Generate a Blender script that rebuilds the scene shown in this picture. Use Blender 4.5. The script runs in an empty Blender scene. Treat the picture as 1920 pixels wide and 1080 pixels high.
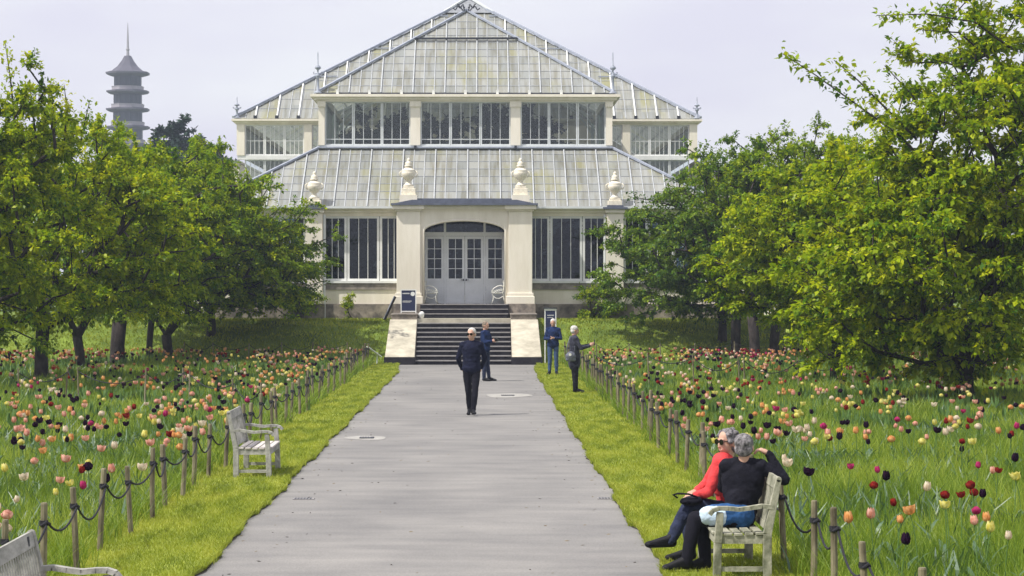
import bpy, bmesh, math, random
import numpy as np
from mathutils import Vector, Matrix, Euler
R = math.radians
S = bpy.context.scene
# ------------------------------------------------------------------ camera
FPX = 4400.0; CX = 0.45; CH = 2.6; VPX = 903.0
cam_d = bpy.data.cameras.new("camera"); cam = bpy.data.objects.new("camera", cam_d)
S.collection.objects.link(cam); S.camera = cam
cam_d.sensor_width = 36; cam_d.lens = FPX/1920*36; cam_d.clip_end = 4000; cam_d.clip_start = .5
cam.location = (CX, 0, CH); cam.rotation_euler = (R(90), 0, -math.atan((960-VPX)/FPX))
# ------------------------------------------------------------------ light
SUN_DIR = Vector((-0.60, -0.30, 0.95)).normalized()
elev = math.asin(SUN_DIR.z); azim = math.atan2(SUN_DIR.x, SUN_DIR.y)
W = bpy.data.worlds.new("World"); S.world = W; W.use_nodes = True
nt = W.node_tree; nt.nodes.clear()
out = nt.nodes.new("ShaderNodeOutputWorld"); mix = nt.nodes.new("ShaderNodeMixShader")
b1 = nt.nodes.new("ShaderNodeBackground"); b2 = nt.nodes.new("ShaderNodeBackground")
sky = nt.nodes.new("ShaderNodeTexSky"); sky.sky_type = 'NISHITA'; sky.sun_disc = False
sky.sun_elevation = elev; sky.sun_rotation = azim; sky.dust_density = 4.0; sky.air_density = 1.2
b1.inputs[1].default_value = 0.11
nt.links.new(sky.outputs[0], b1.inputs[0])
tc = nt.nodes.new("ShaderNodeTexCoord"); mp = nt.nodes.new("ShaderNodeMapping"); mp.inputs['Scale'].default_value = (6, 6, 18)
no = nt.nodes.new("ShaderNodeTexNoise"); no.inputs['Scale'].default_value = 1.2; no.inputs['Detail'].default_value = 3
cr = nt.nodes.new("ShaderNodeValToRGB"); cr.color_ramp.elements[0].position = .35; cr.color_ramp.elements[1].position = .68
cr.color_ramp.elements[0].color = (.77, .75, .865, 1); cr.color_ramp.elements[1].color = (.90, .905, .94, 1)
nt.links.new(tc.outputs['Generated'], mp.inputs[0]); nt.links.new(mp.outputs[0], no.inputs[0])
nt.links.new(no.outputs['Fac'], cr.inputs[0]); nt.links.new(cr.outputs[0], b2.inputs[0]); b2.inputs[1].default_value = 1.03
mix.inputs[0].default_value = 0.88
nt.links.new(b1.outputs[0], mix.inputs[1]); nt.links.new(b2.outputs[0], mix.inputs[2]); nt.links.new(mix.outputs[0], out.inputs[0])
sd = bpy.data.lights.new("sun", 'SUN'); sd.energy = 4.8; sd.angle = R(0.7); sd.color = (1, .95, .86)
sun = bpy.data.objects.new("sun", sd); S.collection.objects.link(sun)
sun.rotation_euler = SUN_DIR.to_track_quat('Z', 'Y').to_euler()
S.view_settings.view_transform = 'Standard'; S.view_settings.look = 'None'
S.view_settings.exposure = 0.18; S.view_settings.gamma = 1; S.view_settings.use_curve_mapping = False
S.render.engine = 'CYCLES'
c = S.cycles; c.max_bounces = 7; c.diffuse_bounces = 3; c.glossy_bounces = 3; c.transmission_bounces = 4
c.transparent_max_bounces = 10; c.volume_bounces = 0; c.caustics_reflective = False; c.caustics_refractive = False
c.use_denoising = True

def WX(px, Y): return CX + (px-VPX)*Y/FPX
def WZ(py, Y): return CH + (540-py)*Y/FPX
def lin(v):
    v = v/255.0
    return v/12.92 if v <= .04045 else ((v+.055)/1.055)**2.4
# ------------------------------------------------------------------ object helpers
COL = S.collection
def tag(o, label=None, cat=None, group=None, kind=None):
    if label: o['label'] = label
    if cat: o['category'] = cat
    if group: o['group'] = group
    if kind: o['kind'] = kind
    return o
def empty(name, loc=(0, 0, 0), rz=0, label=None, cat=None, group=None):
    o = bpy.data.objects.new(name, None); COL.objects.link(o); o.location = loc; o.rotation_euler = (0, 0, rz)
    o.empty_display_size = .2
    return tag(o, label, cat, group)
def link_mesh(name, me, mat=None, parent=None):
    o = bpy.data.objects.new(name, me); COL.objects.link(o)
    if mat is not None:
        for m in (mat if isinstance(mat, (list, tuple)) else [mat]): me.materials.append(m)
    if parent: o.parent = parent
    return o
class MB:
    def __init__(s): s.v = []; s.f = []; s.m = []
    def add(s, vs, fs, mi=0):
        o = len(s.v); s.v += [tuple(v) for v in vs]; s.f += [tuple(i+o for i in f) for f in fs]; s.m += [mi]*len(fs); return s
    def box(s, x0, x1, y0, y1, z0, z1, mi=0):
        return s.add([(x0,y0,z0),(x1,y0,z0),(x1,y1,z0),(x0,y1,z0),(x0,y0,z1),(x1,y0,z1),(x1,y1,z1),(x0,y1,z1)],
                     [(0,3,2,1),(4,5,6,7),(0,1,5,4),(1,2,6,5),(2,3,7,6),(3,0,4,7)], mi)
    def beam(s, a, b, w, h, up=(0,0,1), mi=0, w2=None, h2=None):
        a = Vector(a); b = Vector(b); d = (b-a).normalized(); u = Vector(up)
        if abs(d.dot(u)) > .98: u = Vector((0,1,0))
        r = d.cross(u).normalized(); u = r.cross(d)
        w2 = w if w2 is None else w2; h2 = h if h2 is None else h2
        vs = [a-r*w/2-u*h/2, a+r*w/2-u*h/2, a+r*w/2+u*h/2, a-r*w/2+u*h/2, b-r*w2/2-u*h2/2, b+r*w2/2-u*h2/2, b+r*w2/2+u*h2/2, b-r*w2/2+u*h2/2]
        return s.add(vs, [(0,1,2,3),(7,6,5,4),(0,4,5,1),(1,5,6,2),(2,6,7,3),(3,7,4,0)], mi)
    def tube(s, pts, rad, n=8, mi=0, cap=True):
        pts = [Vector(p) for p in pts]; k = len(pts)
        if not isinstance(rad, (list, tuple)): rad = [rad]*k
        rings = []; ref = None
        for i, p in enumerate(pts):
            d = (pts[min(i+1, k-1)]-pts[max(i-1, 0)])
            d = d.normalized() if d.length > 1e-9 else Vector((0,0,1))
            if ref is None: ref = Vector((1,0,0)) if abs(d.x) < .8 else Vector((0,1,0))
            r = (ref-d*ref.dot(d)).normalized(); ref = r; u = d.cross(r)
            rings.append([p+(r*math.cos(2*math.pi*j/n)+u*math.sin(2*math.pi*j/n))*rad[i] for j in range(n)])
        fs = [(i*n+j, i*n+(j+1)%n, (i+1)*n+(j+1)%n, (i+1)*n+j) for i in range(k-1) for j in range(n)]
        if cap: fs += [tuple(range(n-1, -1, -1)), tuple((k-1)*n+j for j in range(n))]
        return s.add([v for r in rings for v in r], fs, mi)
    def lathe(s, c, prof, n=16, mi=0, sq=None):
        cx, cy, cz = c; vs = []
        for r, z in prof:
            for j in range(n):
                a = 2*math.pi*(j+.5)/n; vs.append((cx+r*math.cos(a), cy+r*math.sin(a), cz+z))
        k = len(prof)
        fs = [(i*n+j, i*n+(j+1)%n, (i+1)*n+(j+1)%n, (i+1)*n+j) for i in range(k-1) for j in range(n)]
        fs += [tuple(range(n-1, -1, -1)), tuple((k-1)*n+j for j in range(n))]
        return s.add(vs, fs, mi)
    def prism(s, poly, y0, y1, mi=0):          # poly in x,z, extruded along y
        n = len(poly)
        vs = [(x, y0, z) for x, z in poly]+[(x, y1, z) for x, z in poly]
        fs = [tuple(range(n)), tuple(range(2*n-1, n-1, -1))]+[(i, i+n, (i+1) % n+n, (i+1) % n) for i in range(n)]
        return s.add(vs, fs, mi)
    def build(s, name, mat, parent=None, smooth=False, bevel=0):
        me = bpy.data.meshes.new(name); me.from_pydata(s.v, [], s.f)
        if any(s.m): me.polygons.foreach_set('material_index', s.m)
        bm = bmesh.new(); bm.from_mesh(me); bmesh.ops.recalc_face_normals(bm, faces=bm.faces)
        if bevel: bmesh.ops.bevel(bm, geom=list(bm.edges), offset=bevel, segments=1, affect='EDGES', profile=.5)
        bm.to_mesh(me); bm.free()
        if smooth: me.polygons.foreach_set('use_smooth', [True]*len(me.polygons))
        me.update()
        return link_mesh(name, me, mat, parent)
def np_mesh(name, V, nper, tint=None, mat=None, parent=None, midx=None, smooth=False):
    """V (n*nper,3): each consecutive nper vertices make one polygon"""
    n = len(V)//nper
    me = bpy.data.meshes.new(name)
    me.vertices.add(len(V)); me.vertices.foreach_set('co', np.ascontiguousarray(V, dtype=np.float32).ravel())
    me.loops.add(len(V)); me.loops.foreach_set('vertex_index', np.arange(len(V), dtype=np.int32))
    me.polygons.add(n); me.polygons.foreach_set('loop_start', np.arange(0, len(V), nper, dtype=np.int32))
    me.polygons.foreach_set('loop_total', np.full(n, nper, dtype=np.int32))
    if midx is not None: me.polygons.foreach_set('material_index', midx.astype(np.int32))
    me.update(calc_edges=True)
    if tint is not None:
        a = me.attributes.new('tint', 'FLOAT', 'POINT'); a.data.foreach_set('value', tint.astype(np.float32))
    return link_mesh(name, me, mat, parent)
# ------------------------------------------------------------------ materials
def newmat(name):
    m = bpy.data.materials.new(name); m.use_nodes = True; t = m.node_tree; t.nodes.clear()
    o = t.nodes.new('ShaderNodeOutputMaterial'); return m, t, o
def pmat(name, col, rough=.7, var=.12, scale=6, bump=0, spec=.3, col2=None, vscale=(1,1,1), detail=5, metal=0, bscale=None, pos=(.35,.65)):
    m, t, o = newmat(name)
    p = t.nodes.new('ShaderNodeBsdfPrincipled'); p.inputs['Roughness'].default_value = rough
    p.inputs['Specular IOR Level'].default_value = spec; p.inputs['Metallic'].default_value = metal
    tc = t.nodes.new('ShaderNodeTexCoord'); mp = t.nodes.new('ShaderNodeMapping'); mp.inputs['Scale'].default_value = vscale
    n = t.nodes.new('ShaderNodeTexNoise'); n.inputs['Scale'].default_value = scale; n.inputs['Detail'].default_value = detail; n.inputs['Roughness'].default_value = .65
    r = t.nodes.new('ShaderNodeValToRGB')
    c1 = [x*(1-var) for x in col[:3]]; c2 = [min(1, x*(1+var)) for x in col[:3]] if col2 is None else col2
    r.color_ramp.elements[0].color = (*c1, 1); r.color_ramp.elements[1].color = (*c2, 1)
    r.color_ramp.elements[0].position = pos[0]; r.color_ramp.elements[1].position = pos[1]
    t.links.new(tc.outputs['Object'], mp.inputs[0]); t.links.new(mp.outputs[0], n.inputs[0]); t.links.new(n.outputs['Fac'], r.inputs[0])
    t.links.new(r.outputs[0], p.inputs['Base Color'])
    if bump:
        n2 = t.nodes.new('ShaderNodeTexNoise'); n2.inputs['Scale'].default_value = bscale or scale*4; n2.inputs['Detail'].default_value = 6
        b = t.nodes.new('ShaderNodeBump'); b.inputs['Strength'].default_value = bump; b.inputs['Distance'].default_value = .02
        t.links.new(mp.outputs[0], n2.inputs[0]); t.links.new(n2.outputs['Fac'], b.inputs['Height']); t.links.new(b.outputs[0], p.inputs['Normal'])
    t.links.new(p.outputs[0], o.inputs[0]); return m
def leafmat(name, dark, mid, light, trans=.4, gloss=.06, tr_tint=(1.25,1.15,.5)):
    m, t, o = newmat(name)
    a = t.nodes.new('ShaderNodeAttribute'); a.attribute_name = 'tint'
    r = t.nodes.new('ShaderNodeValToRGB'); e = r.color_ramp.elements
    e[0].color = (*dark, 1); e[1].color = (*light, 1); e[0].position = .05; e[1].position = .95
    k = e.new(.5); k.color = (*mid, 1)
    t.links.new(a.outputs['Fac'], r.inputs[0])
    d = t.nodes.new('ShaderNodeBsdfDiffuse'); tl = t.nodes.new('ShaderNodeBsdfTranslucent'); g = t.nodes.new('ShaderNodeBsdfGlossy')
    g.inputs['Roughness'].default_value = .45
    mul = t.nodes.new('ShaderNodeVectorMath'); mul.operation = 'MULTIPLY'; mul.inputs[1].default_value = tr_tint
    t.links.new(r.outputs[0], d.inputs[0]); t.links.new(r.outputs[0], mul.inputs[0]); t.links.new(mul.outputs[0], tl.inputs[0])
    m1 = t.nodes.new('ShaderNodeMixShader'); m1.inputs[0].default_value = trans
    m2 = t.nodes.new('ShaderNodeMixShader'); m2.inputs[0].default_value = gloss
    t.links.new(d.outputs[0], m1.inputs[1]); t.links.new(tl.outputs[0], m1.inputs[2])
    t.links.new(m1.outputs[0], m2.inputs[1]); t.links.new(g.outputs[0], m2.inputs[2]); t.links.new(m2.outputs[0], o.inputs[0])
    return m
M = {}
M['cream'] = pmat('cream_paint', (.77, .715, .60), .6, .05, 2.2, bump=.12, col2=(.85, .80, .70), vscale=(1,1,.2))
M['white'] = pmat('white_paint', (.74, .75, .74), .5, .06, 3)
M['greyframe'] = pmat('pale_frame_paint', (.62, .65, .66), .5, .08, 3)
M['doorpaint'] = pmat('door_paint', (.80, .82, .86), .45, .04, 3)
M['stone'] = pmat('plinth_stone', (.16, .14, .13), .85, .3, 2.5, bump=.3, col2=(.36, .31, .26))
M['band'] = pmat('stone_band', (.20, .18, .17), .85, .2, 3, bump=.2, col2=(.34, .30, .26))
M['cheek'] = pmat('cheek_stone', (.38, .35, .28), .85, .1, 1.8, bump=.2, col2=(.56, .52, .42))
M['riser'] = pmat('shaded_dark_stone', (.012, .011, .018), .85, .2, 5, bump=.2, col2=(.028, .025, .032))  # dark slate with the shade of the step fronts put into its colour
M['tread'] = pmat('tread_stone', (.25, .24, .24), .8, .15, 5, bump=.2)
M['lead'] = pmat('lead_roofing', (.11, .125, .17), .6, .15, 4, bump=.1)
M['darkmetal'] = pmat('dark_metal', (.04, .045, .06), .5, .2, 8)
M['urn'] = pmat('urn_stone', (.74, .68, .56), .8, .12, 9, bump=.25, col2=(.84, .79, .68))
M['whiteiron'] = pmat('white_iron', (.72, .72, .66), .5, .1, 20)
M['asphalt'] = None
M['soil'] = pmat('dark_soil', (.035, .03, .02), .95, .3, 12, bump=.5)
M['wood'] = pmat('weathered_wood', (.27, .27, .24), .85, .25, 8, bump=.25, col2=(.44, .43, .40), vscale=(1,.25,1))
M['seatwood'] = pmat('seat_wood', (.50, .46, .44), .8, .15, 8, bump=.2, col2=(.62, .58, .55), vscale=(1,.2,1))
M['post'] = pmat('post_wood', (.11, .09, .055), .85, .3, 9, bump=.3, col2=(.26, .23, .15), vscale=(1,1,.3))
M['rope'] = pmat('black_rope', (.018, .018, .024), .8, .3, 60, bump=.4)
M['bark'] = pmat('bark', (.016, .012, .014), .9, .3, 7, bump=.8, col2=(.055, .044, .042), vscale=(1,1,.5))
M['farbark'] = M['bark']
M['navy'] = pmat('sign_navy', (.022, .028, .075), .4, .05, 5)
M['pagoda'] = pmat('pagoda_brick', (.040, .045, .060), .9, .15, .6)
M['pagoda_roof'] = pmat('pagoda_roof', (.085, .080, .105), .8, .15, .6)
M['pagoda_rail'] = pmat('pagoda_rail', (.32, .30, .34), .8, .1, .8)
M['leaf_bright'] = leafmat('cherry_leaf_bright', (.050, .130, .004), (.250, .355, .004), (.480, .520, .007), .42, .014)
M['leaf_mid'] = leafmat('cherry_leaf', (.040, .115, .005), (.205, .320, .006), (.400, .470, .009), .42, .015)
M['leaf_dark'] = leafmat('cherry_leaf_dark', (.030, .095, .012), (.125, .225, .016), (.250, .335, .024), .38, .018)
M['cedar'] = leafmat('cedar_needles', (.010, .028, .020), (.016, .040, .028), (.03, .06, .035), .15, .03)
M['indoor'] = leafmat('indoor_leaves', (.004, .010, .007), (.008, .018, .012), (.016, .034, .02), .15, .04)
M['meadow'] = leafmat('meadow_grass', (.080, .150, .014), (.185, .285, .024), (.360, .430, .060), .45, .02, (1.15,1.1,.7))
M['lawn'] = leafmat('mown_grass', (.170, .230, .020), (.285, .345, .030), (.395, .425, .060), .40, .02, (1.1,1.05,.7))
M['bankgrass'] = leafmat('bank_grass', (.150, .205, .024), (.270, .335, .040), (.390, .430, .065), .4, .01)
M['tulipleaf'] = leafmat('tulip_leaf', (.035, .085, .045), (.06, .13, .06), (.10, .18, .08), .3, .08)
M['stem'] = pmat('tulip_stem', (.09, .17, .04), .6, .15, 20)

def glassmat(name, tint, k):
    m, t, o = newmat(name)
    tr = t.nodes.new('ShaderNodeBsdfTransparent'); tr.inputs[0].default_value = tint
    g = t.nodes.new('ShaderNodeBsdfGlossy'); g.inputs['Roughness'].default_value = .04; g.inputs[0].default_value = (.9, .95, 1, 1)
    fr = t.nodes.new('ShaderNodeFresnel'); fr.inputs[0].default_value = 1.5
    tc = t.nodes.new('ShaderNodeTexCoord'); n = t.nodes.new('ShaderNodeTexNoise'); n.inputs['Scale'].default_value = 1.2
    b = t.nodes.new('ShaderNodeBump'); b.inputs['Strength'].default_value = .12; b.inputs['Distance'].default_value = .05
    t.links.new(tc.outputs['Object'], n.inputs[0]); t.links.new(n.outputs['Fac'], b.inputs['Height']); t.links.new(b.outputs[0], g.inputs['Normal'])
    ma = t.nodes.new('ShaderNodeMath'); ma.operation = 'MULTIPLY'; ma.inputs[1].default_value = k
    mx = t.nodes.new('ShaderNodeMixShader'); t.links.new(fr.outputs[0], ma.inputs[0]); t.links.new(ma.outputs[0], mx.inputs[0])
    t.links.new(tr.outputs[0], mx.inputs[1]); t.links.new(g.outputs[0], mx.inputs[2]); t.links.new(mx.outputs[0], o.inputs[0])
    return m
M['glass'] = glassmat('dark_window_glass', (.30, .36, .44, 1), .8); M['clear'] = glassmat('upper_window_glass', (.90, .94, .92, 1), 1.0)
def roofglass():
    m, t, o = newmat('milky_roof_glass'); L = t.links.new
    uv = t.nodes.new('ShaderNodeUVMap'); uv.uv_map = 'UVMap'
    sep = t.nodes.new('ShaderNodeSeparateXYZ'); L(uv.outputs[0], sep.inputs[0])
    def mth(op, a, b=None):
        n = t.nodes.new('ShaderNodeMath'); n.operation = op
        for i, x in enumerate((a, b)):
            if x is None: continue
            if isinstance(x, (int, float)): n.inputs[i].default_value = x
            else: L(x, n.inputs[i])
        return n.outputs[0]
    cu = mth('FLOOR', mth('DIVIDE', sep.outputs[0], .41)); cv = mth('FLOOR', mth('DIVIDE', sep.outputs[1], .62))
    cb = t.nodes.new('ShaderNodeCombineXYZ'); L(cu, cb.inputs[0]); L(cv, cb.inputs[1])
    wn = t.nodes.new('ShaderNodeTexWhiteNoise'); wn.noise_dimensions = '3D'; L(cb.outputs[0], wn.inputs[0])
    mp = t.nodes.new('ShaderNodeMapping'); mp.inputs['Scale'].default_value = (3.6, .28, 1); L(uv.outputs[0], mp.inputs[0])
    st = t.nodes.new('ShaderNodeTexNoise'); st.inputs['Scale'].default_value = 1.6; st.inputs['Detail'].default_value = 5; L(mp.outputs[0], st.inputs[0])
    mp2 = t.nodes.new('ShaderNodeMapping'); mp2.inputs['Scale'].default_value = (.9, .3, 1); mp2.inputs['Location'].default_value = (3.1, 7.7, 0); L(uv.outputs[0], mp2.inputs[0])
    gr = t.nodes.new('ShaderNodeTexNoise'); gr.inputs['Scale'].default_value = .9; gr.inputs['Detail'].default_value = 3; L(mp2.outputs[0], gr.inputs[0])
    r1 = t.nodes.new('ShaderNodeValToRGB'); e = r1.color_ramp.elements
    e[0].color = (.37, .39, .38, 1); e[1].color = (.50, .51, .48, 1); e[0].position = 0; e[1].position = 1; L(wn.outputs[0], r1.inputs[0])
    r2 = t.nodes.new('ShaderNodeValToRGB'); e = r2.color_ramp.elements
    e[0].color = (.58, .52, .36, 1); e[1].color = (1, 1, 1, 1); e[0].position = .36; e[1].position = .56; L(st.outputs['Fac'], r2.inputs[0])
    m1 = t.nodes.new('ShaderNodeMix'); m1.data_type = 'RGBA'; m1.blend_type = 'MULTIPLY'; m1.inputs[0].default_value = .62
    L(r1.outputs[0], m1.inputs[6]); L(r2.outputs[0], m1.inputs[7])
    r3 = t.nodes.new('ShaderNodeValToRGB'); e = r3.color_ramp.elements
    e[0].color = (0, 0, 0, 1); e[1].color = (1, 1, 1, 1); e[0].position = .53; e[1].position = .66; L(gr.outputs['Fac'], r3.inputs[0])
    gm = mth('MULTIPLY', r3.outputs[0], mth('ADD', mth('MULTIPLY', wn.outputs[0], .7), .15))
    m2 = t.nodes.new('ShaderNodeMix'); m2.data_type = 'RGBA'; L(gm, m2.inputs[0]); L(m1.outputs[2], m2.inputs[6]); m2.inputs[7].default_value = (.40, .39, .16, 1)
    d = t.nodes.new('ShaderNodeBsdfDiffuse'); tl = t.nodes.new('ShaderNodeBsdfTranslucent'); g = t.nodes.new('ShaderNodeBsdfGlossy'); g.inputs['Roughness'].default_value = .25
    L(m2.outputs[2], d.inputs[0]); L(m2.outputs[2], tl.inputs[0])
    a = t.nodes.new('ShaderNodeMixShader'); a.inputs[0].default_value = .38; L(d.outputs[0], a.inputs[1]); L(tl.outputs[0], a.inputs[2])
    b = t.nodes.new('ShaderNodeMixShader'); b.inputs[0].default_value = .10; L(a.outputs[0], b.inputs[1]); L(g.outputs[0], b.inputs[2])
    L(b.outputs[0], o.inputs[0]); return m
M['roofglass'] = roofglass()
def asphaltmat():
    m, t, o = newmat('path_asphalt'); L = t.links.new
    p = t.nodes.new('ShaderNodeBsdfPrincipled'); p.inputs['Roughness'].default_value = .85; p.inputs['Specular IOR Level'].default_value = .25
    tc = t.nodes.new('ShaderNodeTexCoord')
    def nz(sc, vs, d=5):
        mp = t.nodes.new('ShaderNodeMapping'); mp.inputs['Scale'].default_value = vs; L(tc.outputs['Object'], mp.inputs[0])
        n = t.nodes.new('ShaderNodeTexNoise'); n.inputs['Scale'].default_value = sc; n.inputs['Detail'].default_value = d; L(mp.outputs[0], n.inputs[0]); return n.outputs['Fac']
    big = nz(.55, (1, .55, 1), 7); st = nz(1.3, (.6, 1.6, 1), 7); fine = nz(55, (1, 1, 1), 3)
    r = t.nodes.new('ShaderNodeValToRGB'); e = r.color_ramp.elements
    e[0].color = (.155, .152, .152, 1); e[1].color = (.262, .252, .240, 1); e[0].position = .33; e[1].position = .68
    a = t.nodes.new('ShaderNodeMath'); a.operation = 'MULTIPLY_ADD'; a.inputs[1].default_value = .5; L(st, a.inputs[0])
    b = t.nodes.new('ShaderNodeMath'); b.operation = 'MULTIPLY'; b.inputs[1].default_value = .5; L(big, b.inputs[0]); L(b.outputs[0], a.inputs[2])
    L(a.outputs[0], r.inputs[0])
    mx = t.nodes.new('ShaderNodeMix'); mx.data_type = 'RGBA'; mx.blend_type = 'OVERLAY'; mx.inputs[0].default_value = .45
    cc = t.nodes.new('ShaderNodeCombineColor'); [L(fine, cc.inputs[i]) for i in range(3)]
    L(r.outputs[0], mx.inputs[6]); L(cc.outputs[0], mx.inputs[7]); L(mx.outputs[2], p.inputs['Base Color'])
    bp = t.nodes.new('ShaderNodeBump'); bp.inputs['Strength'].default_value = .35; bp.inputs['Distance'].default_value = .01; L(fine, bp.inputs['Height']); L(bp.outputs[0], p.inputs['Normal'])
    L(p.outputs[0], o.inputs[0]); return m
M['asphalt'] = asphaltmat()
M['groundm'] = pmat('meadow_ground', (.085, .140, .016), .95, .3, .8, bump=.6, col2=(.180, .250, .032), detail=8, bscale=9)
M['lawnbase'] = pmat('lawn_ground', (.165, .215, .022), .95, .2, 1.5, bump=.5, col2=(.275, .315, .045), detail=8, bscale=25, vscale=(1,.6,1))

# ------------------------------------------------------------------ setting: ground, path, lawns
def gz(y):
    t = min(1, max(0, (y-79.9)/5.0)); return 1.43*t*t*(3-2*t)
def np_gz(y):
    t = np.clip((y-79.9)/5.0, 0, 1); return 1.43*t*t*(3-2*t)
def ground():
    xs = [-1500, -300, -60, -20, -8, -4, 0, 4, 8, 20, 60, 300, 1500]
    ys = [-200, 0, 20, 40, 60, 79.9]+[79.9+i*.25 for i in range(1, 21)]+[90, 110, 200, 500, 2500]
    V = [(x, y, gz(y)-.002) for y in ys for x in xs]; n = len(xs)
    F = [(j*n+i, j*n+i+1, (j+1)*n+i+1, (j+1)*n+i) for j in range(len(ys)-1) for i in range(n-1)]
    me = bpy.data.meshes.new('ground'); me.from_pydata(V, [], F)
    me.polygons.foreach_set('use_smooth', [True]*len(F))
    tag(link_mesh('ground', me, M['groundm']), kind='structure')
ground()
rnd = random.Random(7); rs = np.random.default_rng(11)
def edge_l(y):
    f = max(0, (y-68)/11.4); return -2.13-.30*f*f+.03*math.sin(y*.9)+.018*math.sin(y*2.3+1)+.012*math.sin(y*5.9)
def edge_r(y):
    f = max(0, (y-68)/11.4); return 2.12+.22*f*f+.03*math.sin(y*.8+2)+.018*math.sin(y*2.6)+.012*math.sin(y*6.3)
def strip(name, fa, fb, y0, y1, z, mat, dy=.25, thick=0):
    ys = np.arange(y0, y1+.001, dy); mb = MB(); k = len(ys); nx = 5
    V = []; F = []
    for y in ys:
        a, b = fa(y), fb(y)
        for i in range(nx): V.append((a+(b-a)*i/(nx-1), y, z))
    F = [(j*nx+i, j*nx+i+1, (j+1)*nx+i+1, (j+1)*nx+i) for j in range(k-1) for i in range(nx-1)]
    if thick:
        o = len(V)
        for y in ys: V.append((fa(y), y, z-thick)); V.append((fb(y), y, z-thick))
        for j in range(k-1):
            F.append((j*nx, (j+1)*nx, o+2*(j+1), o+2*j)); F.append((j*nx+nx-1, o+2*j+1, o+2*(j+1)+1, (j+1)*nx+nx-1))
    me = bpy.data.meshes.new(name); me.from_pydata(V, [], F); return link_mesh(name, me, mat)
tag(strip('path', lambda y: -2.75, lambda y: 2.75, 2, 79.6, .004, M['asphalt']), kind='structure')
tag(strip('lawn', lambda y: -3.45-.1*math.sin(y*.7), edge_l, 2, 79.6, .045, M['lawnbase'], thick=.045), kind='structure')
tag(strip('lawn', edge_r, lambda y: 3.5+.1*math.sin(y*.6), 2, 79.6, .045, M['lawnbase'], thick=.045), kind='structure')
# soil line in the cut edge of both lawns
for fa, sg in ((edge_l, 1), (edge_r, -1)):
    tag(strip('soil_edge', (lambda y, f=fa, s=sg: min(f(y)-.01*s, f(y)+(.012+.012*abs(math.sin(y*3.3)+math.sin(y*7.7)))*s)), (lambda y, f=fa, s=sg: max(f(y)-.01*s, f(y)+(.012+.012*abs(math.sin(y*3.3)+math.sin(y*7.7)))*s)), 2, 79.6, .010, M['soil'], dy=.12), kind='structure')

# blades
def blades(name, x, y, z, h, w, bend, tint, mat, label, cat='grass'):
    n = len(x); a = rs.uniform(0, 2*np.pi, n); wx = np.cos(a)*w/2; wy = np.sin(a)*w/2*.4
    ba = rs.uniform(0, 2*np.pi, n); bx = np.cos(ba)*bend; by = np.sin(ba)*bend
    V = np.zeros((n, 8, 3), dtype=np.float32)
    # lower quad (4) + upper quad (4) as separate polygons
    m0 = np.stack([x+bx*.3, y+by*.3, z+h*.55], 1); b0 = np.stack([x, y, z], 1); t0 = np.stack([x+bx, y+by, z+h], 1)
    wv = np.stack([wx, wy, np.zeros(n)], 1)
    V[:, 0] = b0-wv; V[:, 1] = b0+wv; V[:, 2] = m0+wv*.8; V[:, 3] = m0-wv*.8
    V[:, 4] = m0-wv*.8; V[:, 5] = m0+wv*.8; V[:, 6] = t0+wv*.12; V[:, 7] = t0-wv*.12
    o = np_mesh(name, V.reshape(-1, 3), 4, np.repeat(tint, 8), mat)
    tag(o, label, cat, None, 'stuff'); return o
def patchy(x, y, sc=.35, ph=0):
    return .5+.25*np.sin(x*sc*2.1+ph+1.3*np.sin(y*sc))+.25*np.sin(y*sc*1.3+ph*2+1.7*np.sin(x*sc*1.9+.5))
def meadow(side, label):
    X = []; Y = []
    for y0, y1, den in ((14, 30, 420), (30, 45, 300), (45, 62, 190), (62, 80.5, 130)):
        wmax = (.45+.245*y1+3) if side > 0 else (.225*y1+3); inner = 3.45 if side > 0 else 3.4
        wd = max(1, wmax-inner+1.5); n = int(wd*(y1-y0)*den)
        xx = inner+rs.uniform(0, wd, n); yy = rs.uniform(y0, y1, n)
        lim = (.45+.245*yy+4) if side > 0 else (.225*yy+4)
        k = xx < lim; X.append(xx[k]*side); Y.append(yy[k])
    x = np.concatenate(X); y = np.concatenate(Y); n = len(x)
    p = patchy(x, y, .5, side); h = (.20+.18*p)*rs.uniform(.6, 1.25, n)
    ed = np.abs(x)-3.4; h *= np.clip(.75+ed*.4, .75, 1)
    w = np.clip(.007*y/22, .008, .03)*rs.uniform(.7, 1.3, n)
    tint = np.clip(.50+.75*(patchy(x, y, .9, 2)-.5)+.25*(patchy(x, y, 2.7, 4)-.5)+rs.normal(0, .22, n), 0, 1)
    blades('meadow_grass', x, y, np_gz(y)-.01, h, w, h*rs.uniform(.1, .7, n), tint, M['meadow'], label)
meadow(-1, 'long meadow grass between the tulips left of the path')
meadow(1, 'long meadow grass between the tulips right of the path')
def lawn_blades(side):
    X = []; Y = []
    for y0, y1, den in ((15, 30, 2600), (30, 45, 1300), (45, 62, 600), (62, 79.5, 350)):
        n = int(1.15*(y1-y0)*den); X.append(rs.uniform(0, 1, n)); Y.append(rs.uniform(y0, y1, n))
    u = np.concatenate(X); y = np.concatenate(Y); n = len(u)
    ed = np.array([edge_l(v) if side < 0 else edge_r(v) for v in y])
    f = 3.5*side; x = ed+(f-ed)*u-.03*side
    h = rs.uniform(.02, .055, n)*(1+.8*(u > .88)); w = np.clip(.006*y/22, .006, .02)*rs.uniform(.8, 1.4, n)
    tint = np.clip(.55+.6*(patchy(x, y, 1.7, 1)-.5)+.6*(patchy(x*2, y*.6, 3.1, 5)-.5)+rs.normal(0, .18, n), 0, 1)
    blades('lawn_grass', x, y, np.full(n, .043), h, w, h*rs.uniform(.2, 1, n), tint, M['lawn'],
           'short mown grass of the verge '+('left' if side < 0 else 'right')+' of the path')
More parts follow.
